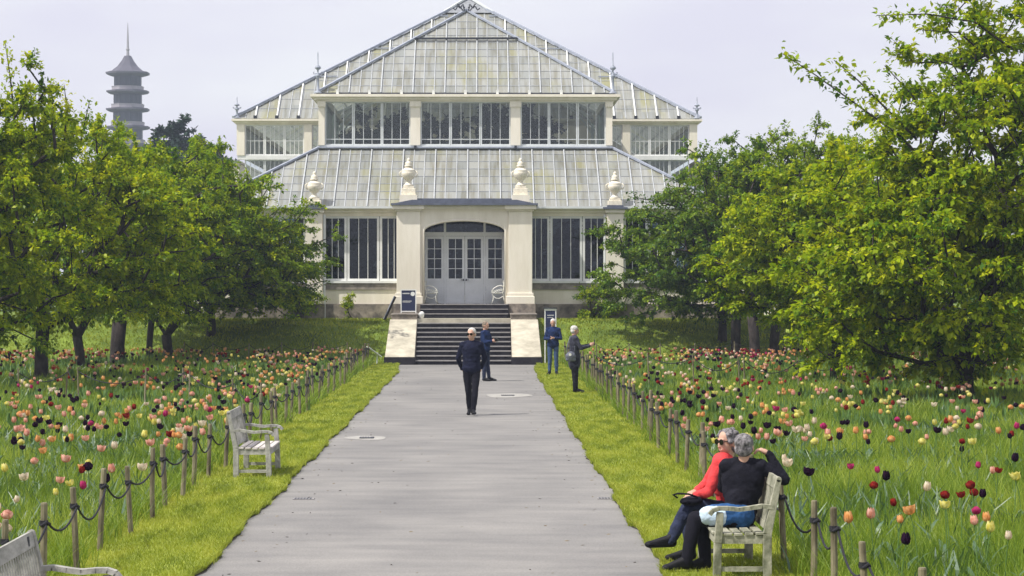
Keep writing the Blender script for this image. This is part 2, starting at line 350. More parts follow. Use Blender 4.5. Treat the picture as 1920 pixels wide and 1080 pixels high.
lawn_blades(-1); lawn_blades(1)
def edge_blades(side):
    n = 16000; y = 15+64.5*rs.random(n)**1.5; ed = np.array([edge_l(v) if side < 0 else edge_r(v) for v in y])
    ragged = .03*np.abs(np.sin(y*3.1+side)+np.sin(y*7.3))*rs.random(n)
    x = ed-side*(ragged-.015); h = rs.uniform(.03, .075, n)
    blades('edge_grass', x, y, rs.uniform(.0, .04, n), h, np.clip(.007*y/22, .007, .02), h*rs.uniform(.4, 1.4, n), np.clip(rs.normal(.42, .2, n), 0, 1), M['lawn'], 'ragged grass fringe hanging over the '+('left' if side < 0 else 'right')+' edge of the path')
edge_blades(-1); edge_blades(1)
def broad_leaves():
    X = []; Y = []
    for i in range(520):
        sd_ = rnd.choice((-1, 1)); cy = 17+62*rnd.random()**.8; w = .215*cy if sd_ < 0 else .24*cy
        if w < 4: continue
        cx = sd_*rnd.uniform(3.7, w); k = rnd.choice((5, 9, 16)); X.append(rs.normal(cx, .22, k)); Y.append(rs.normal(cy, .3, k))
    x = np.concatenate(X); y = np.concatenate(Y); n = len(x); h = rs.uniform(.2, .36, n)
    blades('tulip_foliage', x, y, np_gz(y), h, rs.uniform(.03, .055, n), h*rs.uniform(.3, .8, n), np.clip(rs.normal(.5, .25, n), 0, 1), M['tulipleaf'], 'blue green broad tulip foliage scattered through the meadow grass', 'foliage')
broad_leaves()
def bank():
    n = 60000; x = rs.uniform(-21, 23, n); y = rs.uniform(79.7, 86.0, n)
    k = np.abs(x+.17) > 2.5; x = x[k]; y = y[k]; n = len(x)
    h = rs.uniform(.04, .11, n); tint = np.clip(.5+.9*(patchy(x*.5, y*3.2, 1.5, 3)-.5)+rs.normal(0, .15, n), 0, 1)
    blades('bank_grass', x, y, np_gz(y)-.005, h, rs.uniform(.02, .05, n), h*.5, tint, M['bankgrass'], 'rough mown grass of the bank below the glasshouse')
bank()
# taller tufts at the foot of both fences
def tufts():
    X = []; Y = []
    for sx in (-3.38, 3.42):
        for i in range(170):
            cy = rnd.uniform(15, 79); n = 45
            X.append(rs.normal(sx+rnd.uniform(-.08, .12)*(-1 if sx < 0 else 1), .09, n)); Y.append(rs.normal(cy, .13, n))
    x = np.concatenate(X); y = np.concatenate(Y); n = len(x)
    h = rs.uniform(.15, .42, n); blades('fence_grass', x, y, np.full(n, 0.0), h, np.clip(.008*y/22, .008, .025), h*rs.uniform(.2, .9, n),
        np.clip(rs.normal(.45, .2, n), 0, 1), M['meadow'], 'uncut grass tufts along the feet of the rope fences')
tufts()
# patches, drains on the path
def patch(name, label, cat, x, y, rx, ry, slot):
    e = empty(name, (x, y, 0), 0, label, cat)
    pts = [(rx*math.cos(a)*(1+.12*math.sin(3*a+x)), ry*math.sin(a)*(1+.15*math.sin(2*a+y))) for a in [i*math.pi/12 for i in range(24)]]
    me = bpy.data.meshes.new('repair_patch'); me.from_pydata([(a, b, .009) for a, b in pts], [], [tuple(range(24))])
    link_mesh('repair_patch', me, M['patch'], e)
    m = MB().box(-slot, slot, -.16, .16, .010, .022)
    m.build('drain_frame', M['darkmetal'], e)
    m = MB(); [m.box(-slot+.03+i*.045, -slot+.045+i*.045, -.13, .13, .022, .027) for i in range(int((2*slot-.05)/.045))]
    m.build('grating', M['patch'], e)
M['patch'] = pmat('pale_patch', (.33, .32, .30), .85, .2, 7, bump=.2)
patch('drain_cover', 'drain cover in a pale patch near the left edge of the path', 'drain', WX(688, 40.6), 40.6, .36, .55, .12)
patch('drain_cover', 'drain cover in a wide pale patch beyond the walking man', 'drain', WX(952, 56.6), 56.6, .55, 1.1, .16)
for px, Y, lb in ((570, 28.9, 'small dark gully grate by the left edge of the path'), (1140, 28.9, 'small dark gully grate by the right edge of the path')):
    e = empty('gully_grate', (WX(px, Y), Y, 0), 0, lb, 'grate')
    MB().box(-.13, .13, -.1, .1, .006, .012).build('frame', M['tread'], e)
    m = MB(); [m.box(-.11+i*.037, -.09+i*.037, -.08, .08, .012, .015) for i in range(6)]; m.build('slots', M['darkmetal'], e)

def litter():
    n = 420; y = 16+62*rs.random(n)**1.4; side = rs.choice([-1, 1], n); x = side*(2.1-np.abs(rs.normal(0, .45, n))); k = rs.random(n) < .25; x[k] = rs.uniform(-2, 2, k.sum())
    a = rs.uniform(0, 6.28, n); L_ = rs.uniform(.012, .035, n); c_ = np.stack([x, y, np.full(n, .0075)], 1); d = np.stack([np.cos(a)*L_, np.sin(a)*L_, rs.uniform(0, .006, n)], 1); e_ = np.stack([-np.sin(a)*L_*.5, np.cos(a)*L_*.5, rs.uniform(0, .006, n)], 1)
    V = np.stack([c_-d, c_-e_, c_+d, c_+e_], 1).reshape(-1, 3)
    tag(np_mesh('leaf_litter', V, 4, None, M['litter']), 'scattered dry leaf fragments and grit along the path edges', 'litter', None, 'stuff')
M['litter'] = pmat('dry_leaf', (.09, .07, .045), .9, .4, 3, col2=(.24, .20, .13))
litter()
# ------------------------------------------------------------------ glasshouse
C0 = -0.17
def make_slope(nameg, Pl, Pr, Ql, Qr, parent, sp=.41, row=.62, rib=0, barw=.028, label=None):
    Pl, Pr, Ql, Qr = map(Vector, (Pl, Pr, Ql, Qr))
    U = (Pr-Pl).normalized(); Vv = (Ql-Pl)-U*(Ql-Pl).dot(U); Vv.normalize(); N = U.cross(Vv)
    if N.z < 0: N = -N
    P2 = [((p-Pl).dot(U), (p-Pl).dot(Vv)) for p in (Pl, Pr, Qr, Ql)]
    if (Qr-Ql).length < .01: P2 = P2[:3]
    pts = [Pl+U*a+Vv*b for a, b in P2]; k = len(pts)
    me = bpy.data.meshes.new('roof_slope'); me.from_pydata([tuple(p) for p in pts], [], [tuple(range(k))])
    uvl = me.uv_layers.new(name='UVMap')
    ox = rnd.uniform(0, 20)
    for li, l in enumerate(me.loops): uvl.data[li].uv = (P2[l.vertex_index][0]+.41*round(ox), P2[l.vertex_index][1])
    sl = link_mesh(nameg, me, M['roofglass'], parent)
    if label: sl['label'] = label
    def clip(axis, val):
        r = []
        for i in range(k):
            a = P2[i]; b = P2[(i+1) % k]
            if (a[axis]-val)*(b[axis]-val) <= 0 and a[axis] != b[axis]:
                t = (val-a[axis])/(b[axis]-a[axis]); r.append(a[1-axis]+(b[1-axis]-a[1-axis])*t)
        return (min(r), max(r)) if len(r) >= 2 and max(r)-min(r) > .05 else None
    bars = MB(); u0 = min(p[0] for p in P2); u1 = max(p[0] for p in P2); v1 = max(p[1] for p in P2)
    i = 0; u = sp
    while u < u1:
        c_ = clip(0, u); i += 1
        if c_: bars.beam(Pl+U*u+Vv*c_[0]+N*.012, Pl+U*u+Vv*c_[1]+N*.012, barw if not (rib and i % rib == 0) else barw*1.5, .03 if not (rib and i % rib == 0) else .09, up=N)
        u += sp
    bars.build('glazing_bars', M['barpaint'], sl)
    laps = MB(); v = row
    while v < v1-.1:
        c_ = clip(1, v)
        if c_: laps.beam(Pl+U*c_[0]+Vv*v+N*.008, Pl+U*c_[1]+Vv*v+N*.008, .030, .014, up=N)
        v += row
    laps.build('glass_laps', M['lapgrey'], sl)
    return sl
M['barpaint'] = pmat('bar_paint', (.42, .44, .46), .6, .12, 6)
M['lapgrey'] = pmat('lap_grey', (.25, .265, .29), .6, .2, 6)
M['hipmetal'] = pmat('hip_capping', (.30, .33, .40), .5, .15, 6)
G = empty('glasshouse', (C0, 86.5, 1.43), 0, 'large cream and white glasshouse with hipped milky glass roofs at the end of the path', 'glasshouse')
ORG = Vector((0, 86.5, 1.43))
# everything of the house is modelled in local coordinates relative to (C0,0,0) and shifted to the empty
class HB(MB):
    def build(s, name, mat, parent=None, **k):
        if parent is G or parent is None:
            s.v = [(x, y-86.5, z-1.43) for x, y, z in s.v]; parent = parent or G
        elif parent: s.v = [(x, y-86.5, z-1.43) for x, y, z in s.v]
        return MB.build(s, name, mat, parent, **k)
def slope(*a, **k):
    a = list(a); name = a[0]; pts = [(p[0], p[1]-86.5, p[2]-1.43) for p in a[1:5]]
    return make_slope(name, *pts, G, **k)
YF = 86.5
HB().box(-9.6, 9.6, YF+.3, 101.6, 1.43, 1.9).build('floor', M['stone'])
HB().box(-9.9, 9.9, 101.9, 135, 1.43, 1.9).build('floor', M['stone'])
# front low wall + plinth, both sides of the porch
for s in (-1, 1):
    a, b = sorted((s*1.6, s*9.6))
    HB().box(a, b, YF-.10, YF+.25, 1.35, 2.01).build('plinth', M['stone'])
    HB().box(a, b, YF, YF+.25, 2.01, 2.54).build('wall', M['cream'])
    HB().box(a, b, YF-.05, YF+.25, 2.54, 2.78).build('stone_band', M['band'])
    HB().box(a, b, YF-.10, YF+.25, 2.78, 2.86).build('sill', M['white'])
    m = HB(); m.box(a, b, YF-.02, YF+.25, 5.25, 5.38); m.box(a, b, YF-.12, YF+.25, 5.38, 5.47); m.box(a, b, YF-.22, YF+.25, 5.47, 5.55)
    m.build('cornice', M['cream'])
def window(x0, x1, z0, z1, y, nbars, parent=None, fw=.07, bar=.022, axis='x', transom=None, mat='white', glass='glass', side=1):
    """one glazed window in the x-z plane at depth y (axis 'x') or the y-z plane at x=y (axis 'y')"""
    m = HB(); d0, d1 = -.02, .06
    def bx(a, b, e0, e1, c, d):
        if axis == 'x': m.box(a, b, y+e0, y+e1, c, d)
        else: m.box(y-e1*side, y-e0*side, a, b, c, d) if side < 0 else m.box(y-e1, y-e0, a, b, c, d)
    bx(x0, x0+fw, d0, d1, z0, z1); bx(x1-fw, x1, d0, d1, z0, z1)
    bx(x0+fw, x1-fw, d0, d1, z1-fw, z1); bx(x0+fw, x1-fw, d0, d1, z0, z0+fw)
    for i in range(1, nbars+1):
        c_ = x0+fw+(x1-x0-2*fw)*i/(nbars+1); bx(c_-bar/2, c_+bar/2, .0, .045, z0+fw, z1-fw)
    if transom: bx(x0+fw, x1-fw, -.003, .035, transom, transom+.03)
    f = m.build('window', M[mat])
    g = HB()
    if axis == 'x': g.box(x0+fw*.5, x1-fw*.5, y+.02, y+.028, z0+fw*.5, z1-fw*.5)
    else: g.box(y-.028, y-.02, x0+fw*.5, x1-fw*.5, z0+fw*.5, z1-fw*.5)
    g.build('pane', M[glass], f); return f
# lower front windows (three per bay): px positions measured at the facade
def LX(px, Y=86.5): return WX(px, Y)-C0
for s in (-1, 1):
    for a, b, nb in ((5.20, 4.35, 2), (4.33, 3.15, 2), (3.13, 2.30, 2)):
        x0, x1 = sorted((s*a, s*b)); window(x0, x1, 2.86, 5.25, YF+.06, nb, fw=.085)
    for a, b, nb in ((6.75, 5.86, 2), (7.7, 6.77, 2), (8.65, 7.72, 2), (9.55, 8.67, 2)):
        x0, x1 = sorted((s*a, s*b)); window(x0, x1, 2.86, 5.25, YF+.06, nb, fw=.085)
    # outer pier with its pedestal block
    x0, x1 = sorted((s*5.22, s*5.84))
    m = HB(); m.box(x0, x1, YF-.30, YF+.2, 2.01, 5.36); m.box(x0-.06, x1+.06, YF-.36, YF+.2, 2.01, 2.22); m.box(x0-.05, x1+.05, YF-.38, YF+.2, 5.36, 5.50)
    m.build('pier', M['cream'], bevel=.01)
    HB().box(x0-.08, x1+.08, YF-.40, YF+.2, 1.35, 2.01).build('pier_plinth', M['stone'])
    m = HB(); m.box(x0-.14, x1+.14, YF-.47, YF+.2, 5.50, 5.57); m.build('lead_cap', M['lead'])
    # downpipe
    px_ = s*5.16
    m = HB(); m.tube([(px_, YF-.16, 1.45), (px_, YF-.16, 5.3)], .045, 8); [m.tube([(px_, YF-.16, z), (px_, YF-.16, z+.06)], .06, 8) for z in (2.2, 3.3, 4.4, 5.2)]
    m.build('downpipe', M['greyframe'])
    # side walls of the lower tier
    xs = s*9.6
    a, b = sorted((xs, xs-s*.25))
    HB().box(a, b, YF+.26, 101.55, 1.35, 2.86).build('wall', M['cream'])
    HB().box(a, b, YF+.26, 101.55, 5.25, 5.55).build('cornice', M['cream'])
    for i in range(7):
        y0 = YF+.3+i*2.1; window(y0, y0+2.08, 2.86, 5.25, xs, 3, axis='y', side=s)
# lower lean-to roof
E0 = 5.57; T0 = 7.98; YT = 90.5; HWC = 5.63
slope('roof', (-9.75, YF-.2, E0), (9.75, YF-.2, E0), (-HWC, YT, T0), (HWC, YT, T0), sp=.41, row=.62, rib=3)
slope('roof', (9.75, YF-.2, E0), (9.75, 101.6, E0), (HWC, YT, T0), (HWC, 101.6, T0), sp=.41, row=.62)
slope('roof', (-9.75, YF-.2, E0), (-9.75, 101.6, E0), (-HWC, YT, T0), (-HWC, 101.6, T0), sp=.41, row=.62)
def hip(pts, name='hip_capping', w=.10, h=.07, mat='hipmetal'):
    m = HB(); m.beam(pts[0], pts[1], w, h); m.build(name, M[mat])
for s in (-1, 1): hip(((s*9.78, YF-.24, E0+.03), (s*HWC, YT-.04, T0+.05)), w=.13)
m = HB(); m.box(-9.8, 9.8, YF-.34, YF-.20, 5.52, 5.60); m.build('gutter', M['greyframe'])
# clerestory tier
m = HB(); m.box(-HWC, HWC, YT-.06, YT+.2, T0-.02, T0+.12); m.build('sill', M['greyframe'])
m = HB(); m.box(-HWC-.06, HWC+.06, YT-.20, YT-.07, T0+.0, T0+.05); m.build('gutter', M['hipmetal'])
ZC0, ZC1 = T0+.12, 9.78
for s in (-1, 1):
    for x0, x1, nm in ((5.42, 5.66, 'corner_post'), (1.74, 2.12, 'pilaster')):
        a, b = sorted((s*x0, s*x1)); m = HB(); m.box(a, b, YT-.10, YT+.16, ZC0, ZC1); m.box(a-.03, b+.03, YT-.16, YT+.16, ZC1-.20, ZC1); m.build(nm, M['cream'])
    a, b = sorted((s*1.88, s*1.98)); m = HB(); m.box(a, b, YT-.24, YT-.205, T0-.02, T0+.1); m.build('gutter_box', M['darkmetal'])
for g0, g1 in ((-5.42, -2.12), (-1.74, 1.74), (2.12, 5.42)):
    w3 = (g1-g0)/3
    for i in range(3): window(g0+i*w3+.005, g0+(i+1)*w3-.005, ZC0, ZC1, YT+.03, 2, fw=.05, transom=ZC0+.22, mat='greyframe', glass='clear')
for s in (-1, 1):
    for i in range(5): window(YT+.2+i*2.18, YT+.2+i*2.18+2.16, ZC0, ZC1, s*(HWC-.02), 4, axis='y', side=s, mat='greyframe', glass='clear')
EH = 5.96
m = HB()
for dz0, dz1, ov in ((0, .07, .10), (.07, .17, .20), (.17, .27, .33)):
    m.box(-HWC-ov, HWC+ov, YT-ov-.02, YT+.3, ZC1+dz0, ZC1+dz1); m.box(-HWC-ov, -HWC+.2, YT+.3, 101.5, ZC1+dz0, ZC1+dz1); m.box(HWC-.2, HWC+ov, YT+.3, 101.5, ZC1+dz0, ZC1+dz1)
m.build('cornice', M['cream'])
ZU = ZC1+.31
m = HB(); m.box(-5.75, 5.75, YT-.16, YT-.06, ZC1+.27, ZC1+.34); m.build('dark_gutter_board', M['darkmetal'])  # dark gutter line along the top of the cornice
m = HB()
for i in range(-4, 5):
    x = i*1.23; m.box(x-.05, x+.05, YT-.26, YT-.02, ZC1+.27, ZC1+.44)
m.build('roof_brackets', M['white'])
AU = (0, 96.4, 13.95)
slope('roof', (-5.72, YT-.1, ZU), (5.72, YT-.1, ZU), AU, AU, sp=.41, row=.62, rib=3, label='triangular front slope with green and yellow streaks')
slope('roof', (5.72, YT-.1, ZU), (5.72, 108, ZU), AU, (0, 108, 13.95), sp=.41, row=.62)
slope('roof', (-5.72, YT-.1, ZU), (-5.72, 108, ZU), AU, (0, 108, 13.95), sp=.41, row=.62)
for s in (-1, 1): hip(((s*5.76, YT-.14, ZU+.04), (0, 96.36, 14.02)), w=.12)
hip(((0, 96.3, 14.02), (0, 108, 14.02)), 'ridge_capping', w=.2)
m = HB(); m.beam((-2.05, 94.12, 12.60), (2.05, 94.12, 12.62), .12, .07); m.build('roof_rail', M['darkmetal'])
# apex scrollwork
m = HB()
for s in (-1, 1):
    m.tube([(s*(.06+.20*t*math.cos(t*5)+.25*t), 96.2, 14.0+.22*math.sin(t*7)*t+.1) for t in [i/14 for i in range(15)]], .03, 6)
    m.tube([(s*(.1+.45*i/10), 96.2, 14.18-.16*i/10+.06*math.sin(i*1.4)) for i in range(11)], .025, 6)
m.build('apex_scrollwork', M['darkmetal'])
# finials
def finial(x, y, z, h, parent=None):
    m = HB(); m.lathe((x, y, z), [(.16, 0), (.16, .04), (.06, .10), (.045, h*.35), (.10, h*.40), (.10, h*.44), (.03, h*.47), (.03, h*.55), (.13, h*.60), (.10, h*.64), (.025, h*.68), (.018, h*.95), (.004, h)], 10)
    for s in (-1, 1): m.tube([(x+s*.02, y, z+h*.47), (x+s*.16, y, z+h*.46), (x+s*.18, y, z+h*.50), (x+s*.13, y, z+h*.51)], .016, 5)
    m.build('finial', M['hipmetal'], smooth=True)
for s in (-1, 1): finial(s*5.68, YT-.1, ZU, 1.62)
# main block
YM = 101.6; HM = 9.93
z0m, z1m = 8.33, 9.66
m = HB(); m.box(-HM, -HWC-.05, YM, YM+.2, 1.43, 2.9); m.box(HWC+.05, HM, YM, YM+.2, 1.43, 2.9); m.build('wall', M['cream'])
m = HB(); m.box(-HM, HM, YM-.06, YM+.2, 8.15, 8.33); m.build('sill', M['white'])
m = HB()
for dz0, dz1, ov in ((0, .07, .06), (.07, .15, .14), (.15, .24, .24)):
    m.box(-HM-ov, HM+ov, YM-ov, YM+.3, z1m+dz0, z1m+dz1); m.box(-HM-ov, -HM+.2, YM+.3, 135, z1m+dz0, z1m+dz1); m.box(HM-.2, HM+ov, YM+.3, 135, z1m+dz0, z1m+dz1)
m.build('cornice', M['cream'])
for s in (-1, 1):
    for x0, x1 in ((9.62, 9.96), (6.72, 7.05)):
        a, b = sorted((s*x0, s*x1)); m = HB(); m.box(a, b, YM-.09, YM+.18, z0m, z1m); m.build('pilaster', M['cream'])
    for x0, x1 in ((7.05, 7.90), (7.90, 8.76), (8.76, 9.62), (5.86, 6.72)):
        a, b = sorted((s*x0, s*x1)); window(a+.004, b-.004, z0m, z1m, YM+.03, 3, fw=.055, transom=z0m+.62, mat='white', glass='clear')
        window(a+.004, b-.004, 2.9, 8.15, YM+.03, 3, fw=.05, transom=6.2, mat='greyframe', glass='clear')
    for i in range(12):
        y0 = YM+.25+i*2.72; window(y0, y0+2.7, z0m, z1m, s*(HM-.02), 5, axis='y', side=s, mat='white', glass='clear')
    # side aisle of the main block
    xa, xb = s*HM, s*14.2
    slope('roof', (xb, YM+.8, 5.4), (xb, 134, 5.4), (xa, YM+.8, 8.15), (xa, 134, 8.15), sp=.41, row=.62)
    m = HB(); a, b = sorted((xb, xb-s*.25)); m.box(a, b, YM+.8, 134, 1.35, 5.4); m.build('wall', M['cream'])
    m = HB(); m.prism([(xa, 1.4), (xb, 1.4), (xb, 5.4), (xa, 8.12)], YM+.8, YM+1.0); m.build('gable_wall', M['cream'])
    hip(((xb, YM+.78, 5.45), (xa, YM+.78, 8.2)), w=.10)
HB().box(-HM, HM, 134.8, 135, 1.4, 9.6).build('wall', M['cream'])
ZM = z1m+.27; AM = (0, 111.6, 16.2)
slope('roof', (-10.05, YM-.1, ZM), (10.05, YM-.1, ZM), AM, AM, sp=.47, row=.9, rib=0)
slope('roof', (10.05, YM-.1, ZM), (10.05, 134.8, ZM), AM, (0, 134.8, 16.2), sp=.47, row=.7)
slope('roof', (-10.05, YM-.1, ZM), (-10.05, 134.8, ZM), AM, (0, 134.8, 16.2), sp=.47, row=.7)
for s in (-1, 1): hip(((s*10.1, YM-.14, ZM+.05), (0, 111.55, 16.3)), w=.16, h=.10)
HB().prism([(-10, ZM), (10, ZM), (0, 16.15)], 134.6, 134.8).build('gable_wall', M['cream'])
# white ribs standing on the main front slope, with feet on the cornice
m = HB(); ft = HB()
for s in (-1, 1):
    for i in range(9):
        x = s*(9.15-i*.93)
        if abs(x) < 1: continue
        run = (10.05-abs(x)); top = run/10.05
        p0 = Vector((x, YM-.1, ZM+.05)); p1 = Vector((x, YM-.1+11.7*0.858*top, ZM+.05+(16.2-ZM)*top))
        m.beam(p0, p1, .055, .08); ft.box(x-.07, x+.07, YM-.24, YM-.10, ZM-.03, ZM+.12)
m.build('roof_ribs', M['white']); ft.build('rib_feet', M['darkmetal'])
for s in (-1, 1):
    for t, ln in ((.86, .45), (.57, 1.3), (.33, .9)):
        xx = 10.05*(1-t)*s; yy = YM-.1+10.1*t; zz = ZM+(16.2-ZM)*t+.05
        m = HB(); m.beam((xx, yy-.05, zz), (xx-s*ln, yy-.05, zz), .06, .05); m.build('roof_rail', M['hipmetal'])
    finial(s*9.95, YM-.05, ZM, .95)
# ridge lantern
m = HB()
for s in (-1, 1):
    m.beam((s*1.15, 110.4, 15.60), (0, 111.4, 16.42), .11, .08)
m.build('lantern_capping', M['greyframe'])
m = HB(); m.add([(-1.1, 110.4, 15.55), (1.1, 110.4, 15.55), (0, 111.45, 16.38)], [(0, 1, 2)]); m.add([(-1.1, 110.4, 15.55), (-1.1, 134, 15.55), (0, 134, 16.38), (0, 111.45, 16.38)], [(0, 1, 2, 3)])
m.add([(1.1, 110.4, 15.55), (1.1, 134, 15.55), (0, 134, 16.38), (0, 111.45, 16.38)], [(0, 1, 2, 3)]); m.build('ridge_lantern', M['lapgrey'])
m = HB(); m.lathe((0, 111.4, 16.45), [(.2, 0), (.2, .12), (.1, .2), (.14, .32), (.05, .42), (.02, .8)], 10); m.build('finial', M['greyframe'])
# porch
YP = 85.1
for s in (-1, 1):
    a, b = sorted((s*1.60, s*2.46))
    m = HB(); m.box(a, b, YP, YF+.25, 2.02, 5.40); m.box(a-.05, b+.05, YP-.06, YF-.1, 2.02, 2.42); m.box(a-.09, b+.09, YP-.10, YF-.1, 2.02, 2.30)
    m.build('pier', M['cream'], bevel=.012)
    HB().box(a-.11, b+.11, YP-.13, YF-.101, 1.35, 2.02).build('pier_plinth', M['stone'])
    m = HB(); m.box(a-.06, b+.06, YP-.07, YF-.02, 5.40, 5.46); m.box(a-.14, b+.14, YP-.15, YF-.02, 5.46, 5.60); m.build('capital', M['cream'])
arc = [(1.49*math.cos(a), 4.66+.40*math.sin(a)) for a in [math.pi*i/24 for i in range(25)]]
poly = [(-1.60, 5.40), (-1.60, 2.02), (-1.49, 2.02)]+[(x, z) for x, z in reversed(arc)]+[(1.49, 2.02), (1.60, 2.02), (1.60, 5.40)]
m = HB()
vs = []; N_ = len(arc)
for yy in (YP+.10, YP+.42):
    vs += [(x, yy, z) for x, z in arc]+[(x, yy, 5.40) for x, z in arc]
k2 = 2*N_
fs = [(i, i+1, N_+i+1, N_+i) for i in range(N_-1)]+[(k2+i+1, k2+i, k2+N_+i, k2+N_+i+1) for i in range(N_-1)]
fs += [(i, k2+i, k2+i+1, i+1) for i in range(N_-1)]
m.add(vs, fs); m.box(-1.60, -1.49, YP+.10, YP+.42, 2.02, 5.40); m.box(1.49, 1.60, YP+.10, YP+.42, 2.02, 5.40)
m.build('arch', M['cream'])
# thin roll moulding round the arch
m = HB(); m.tube([(1.49, YP+.09, 2.02)]+[(x, YP+.09, z) for x, z in arc]+[(-1.49, YP+.09, 2.02)], .045, 6); m.build('arch_moulding', M['cream'], smooth=True)
m = HB(); m.box(-1.60, 1.60, YP+.06, YF+.2, 5.40, 5.47); m.box(-1.60, 1.60, YP-.02, YF+.2, 5.47, 5.60); m.build('entablature', M['cream'])
m = HB(); m.box(-2.66, 2.66, YP-.22, YF, 5.60, 5.67)
m.prism([(-2.55, 5.67), (2.55, 5.67), (1.9, 5.80), (-1.9, 5.80)], YP-.08, YF); m.box(-1.75, 1.75, YP+.3, YF, 5.80, 5.86)
m.build('lead_roof', M['lead'])
for s in (-1, 1):
    a, b = sorted((s*1.72, s*2.36)); HB().box(a, b, YP+.05, YP+.75, 5.67, 5.98).build('urn_block', M['cream'])
# reveal sides + ceiling inside the porch
m = HB(); m.box(-1.59, 1.59, YP+.42, YF+.2, 5.15, 5.39); m.build('porch_ceiling', M['cream'])
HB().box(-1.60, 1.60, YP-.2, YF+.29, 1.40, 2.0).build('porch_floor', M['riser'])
# doors
YD = YF+.12
df = HB(); df.box(-1.55, 1.55, YD-.06, YD+.08, 4.52, 4.66); df.box(-1.56, -1.47, YD-.06, YD+.08, 2.0, 5.1); df.box(1.47, 1.56, YD-.06, YD+.08, 2.0, 5.1)
for x in (-.73, .73): df.box(x-.04, x+.04, YD-.05, YD+.08, 2.0, 5.12)
dframe = df.build('door_frame', M['doorpaint'])
g = HB(); g.box(-1.47, 1.47, YD+.01, YD+.02, 4.66, 5.12); g.build('fanlight', M['glass'], dframe)
for i, (a, b) in enumerate(((-1.46, -.775), (-.685, -.006), (.006, .685), (.775, 1.46))):
    d = HB(); d.box(a, a+.09, YD-.03, YD+.03, 2.02, 4.51); d.box(b-.09, b, YD-.03, YD+.03, 2.02, 4.51)
    d.box(a+.09, b-.09, YD-.03, YD+.03, 4.41, 4.51); d.box(a+.09, b-.09, YD-.03, YD+.03, 2.83, 2.95); d.box(a+.09, b-.09, YD-.03, YD+.03, 2.02, 2.14)
    d.box(a+.09, b-.09, YD-.01, YD+.02, 2.14, 2.83)
    cx_ = (a+b)/2; d.box(cx_-.012, cx_+.012, YD-.02, YD+.02, 2.95, 4.41)
    for q in range(1, 4): zz = 2.95+1.46*q/4; d.box(a+.09, b-.09, YD-.018, YD+.018, zz-.012, zz+.012)
    dd = d.build('door', M['doorpaint'])
    g = HB(); g.box(a+.07, b-.07, YD-.002, YD+.004, 2.94, 4.42); g.build('pane', M['glass'], dd)
    if i in (1, 2):
        hx = -.05 if i == 1 else .05
        h = HB(); h.box(hx-.018, hx+.018, YD-.05, YD-.03, 2.86, 2.94); h.beam((hx, YD-.08, 2.90), (hx+(-.1 if i == 1 else .1), YD-.08, 2.90), .02, .02); h.build('handle', M['darkmetal'], dd)
# pale diagonal stay seen through the right hand leaf
m = HB(); m.beam((.55, YF+1.6, 2.2), (1.55, YF+1.5, 5.0), .12, .10); m.build('inner_brace', M['white'])
# inner columns and trusses
m = HB()
for x in (-5.4, -1.9, 1.9, 5.4):
    for y in (YT+.2, 96, 101.2): m.tube([(x, y, 1.9), (x, y, 9.7)], .07, 8)
for y in (98.5, 101):
    for s in (-1, 1): m.beam((s*5.5, y, 9.9), (s*.1, y, 12.6), .06, .10)
    m.tube([(5.5*math.cos(a), y, 8.6+2.9*math.sin(a)) for a in [math.pi*i/16 for i in range(17)]], .04, 6)
m.build('inner_framework', M['greyframe'])

# ------------------------------------------------------------------ stairs
YS = 79.4; SW = 1.63
ST = empty('staircase', (C0, YS, 0), 0, 'broad flight of dark stone steps between pale sloping cheek walls at the path end', 'staircase')
def sb(m, name, mat, **k):
    m.v = [(x, y-YS, z) for x, y, z in m.v]; return m.build(name, mat, ST, **k)
rr = .153; tt = .35
for i in range(9):
    y = YS+i*tt
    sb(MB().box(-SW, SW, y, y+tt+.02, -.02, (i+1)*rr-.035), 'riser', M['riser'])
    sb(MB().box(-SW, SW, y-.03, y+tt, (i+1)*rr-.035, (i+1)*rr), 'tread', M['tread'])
yl = YS+9*tt
sb(MB().box(-SW-.02, SW+.02, yl, yl+.9, 0, 9*rr+.15), 'landing', M['cheek'])
sb(MB().box(-SW-.02, SW+.02, yl+.9, YP+.1, 0, 9*rr+.146), 'landing', M['tread'])
z_ = 9*rr+.15; up = (2.02-z_)/3
for i in range(3):
    y = yl+1.0+i*.36
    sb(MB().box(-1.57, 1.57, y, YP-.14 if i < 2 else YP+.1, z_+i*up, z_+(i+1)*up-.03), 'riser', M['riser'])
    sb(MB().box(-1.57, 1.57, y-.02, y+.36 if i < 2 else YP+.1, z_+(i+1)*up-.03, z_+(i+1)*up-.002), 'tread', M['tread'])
for s in (-1, 1):
    a0, b0 = s*(SW+.015), s*(SW+1.02)
    def cheek(xa, xb, mb):
        pass
    # body: side profile extruded across
    prof = [(YS-.05, 0), (YS-.05, .28), (YS+3.1, 1.50), (YS+3.1, 0)]
    xa, xb = sorted((a0, b0)); top_shrink = .05
    v = []
    for x, tp in ((xa, 0), (xb, 0)):
        for (y, z) in prof:
            xx = x
            if z > 1 and abs(x-b0) < 1e-6: xx = x-s*top_shrink
            v.append((xx, y, z))
    m = MB(); m.add(v, [(0, 1, 2, 3), (7, 6, 5, 4), (0, 4, 5, 1), (1, 5, 6, 2), (2, 6, 7, 3), (3, 7, 4, 0)])
    sb(m, 'cheek_wall', M['cheek'], bevel=.012)
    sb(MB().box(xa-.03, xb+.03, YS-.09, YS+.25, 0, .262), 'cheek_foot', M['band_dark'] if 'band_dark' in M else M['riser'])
    xa2, xb2 = sorted((a0, b0-s*.10)); sb(MB().box(xa2, xb2, YS+3.1, YP-.14, .5, 1.655), 'cheek_block', M['stone'], bevel=.01)
    sb(MB().box(xa2-.02, xb2+.02, YS+3.07, YP-.142, 1.655, 1.70), 'cheek_capping', M['band'])

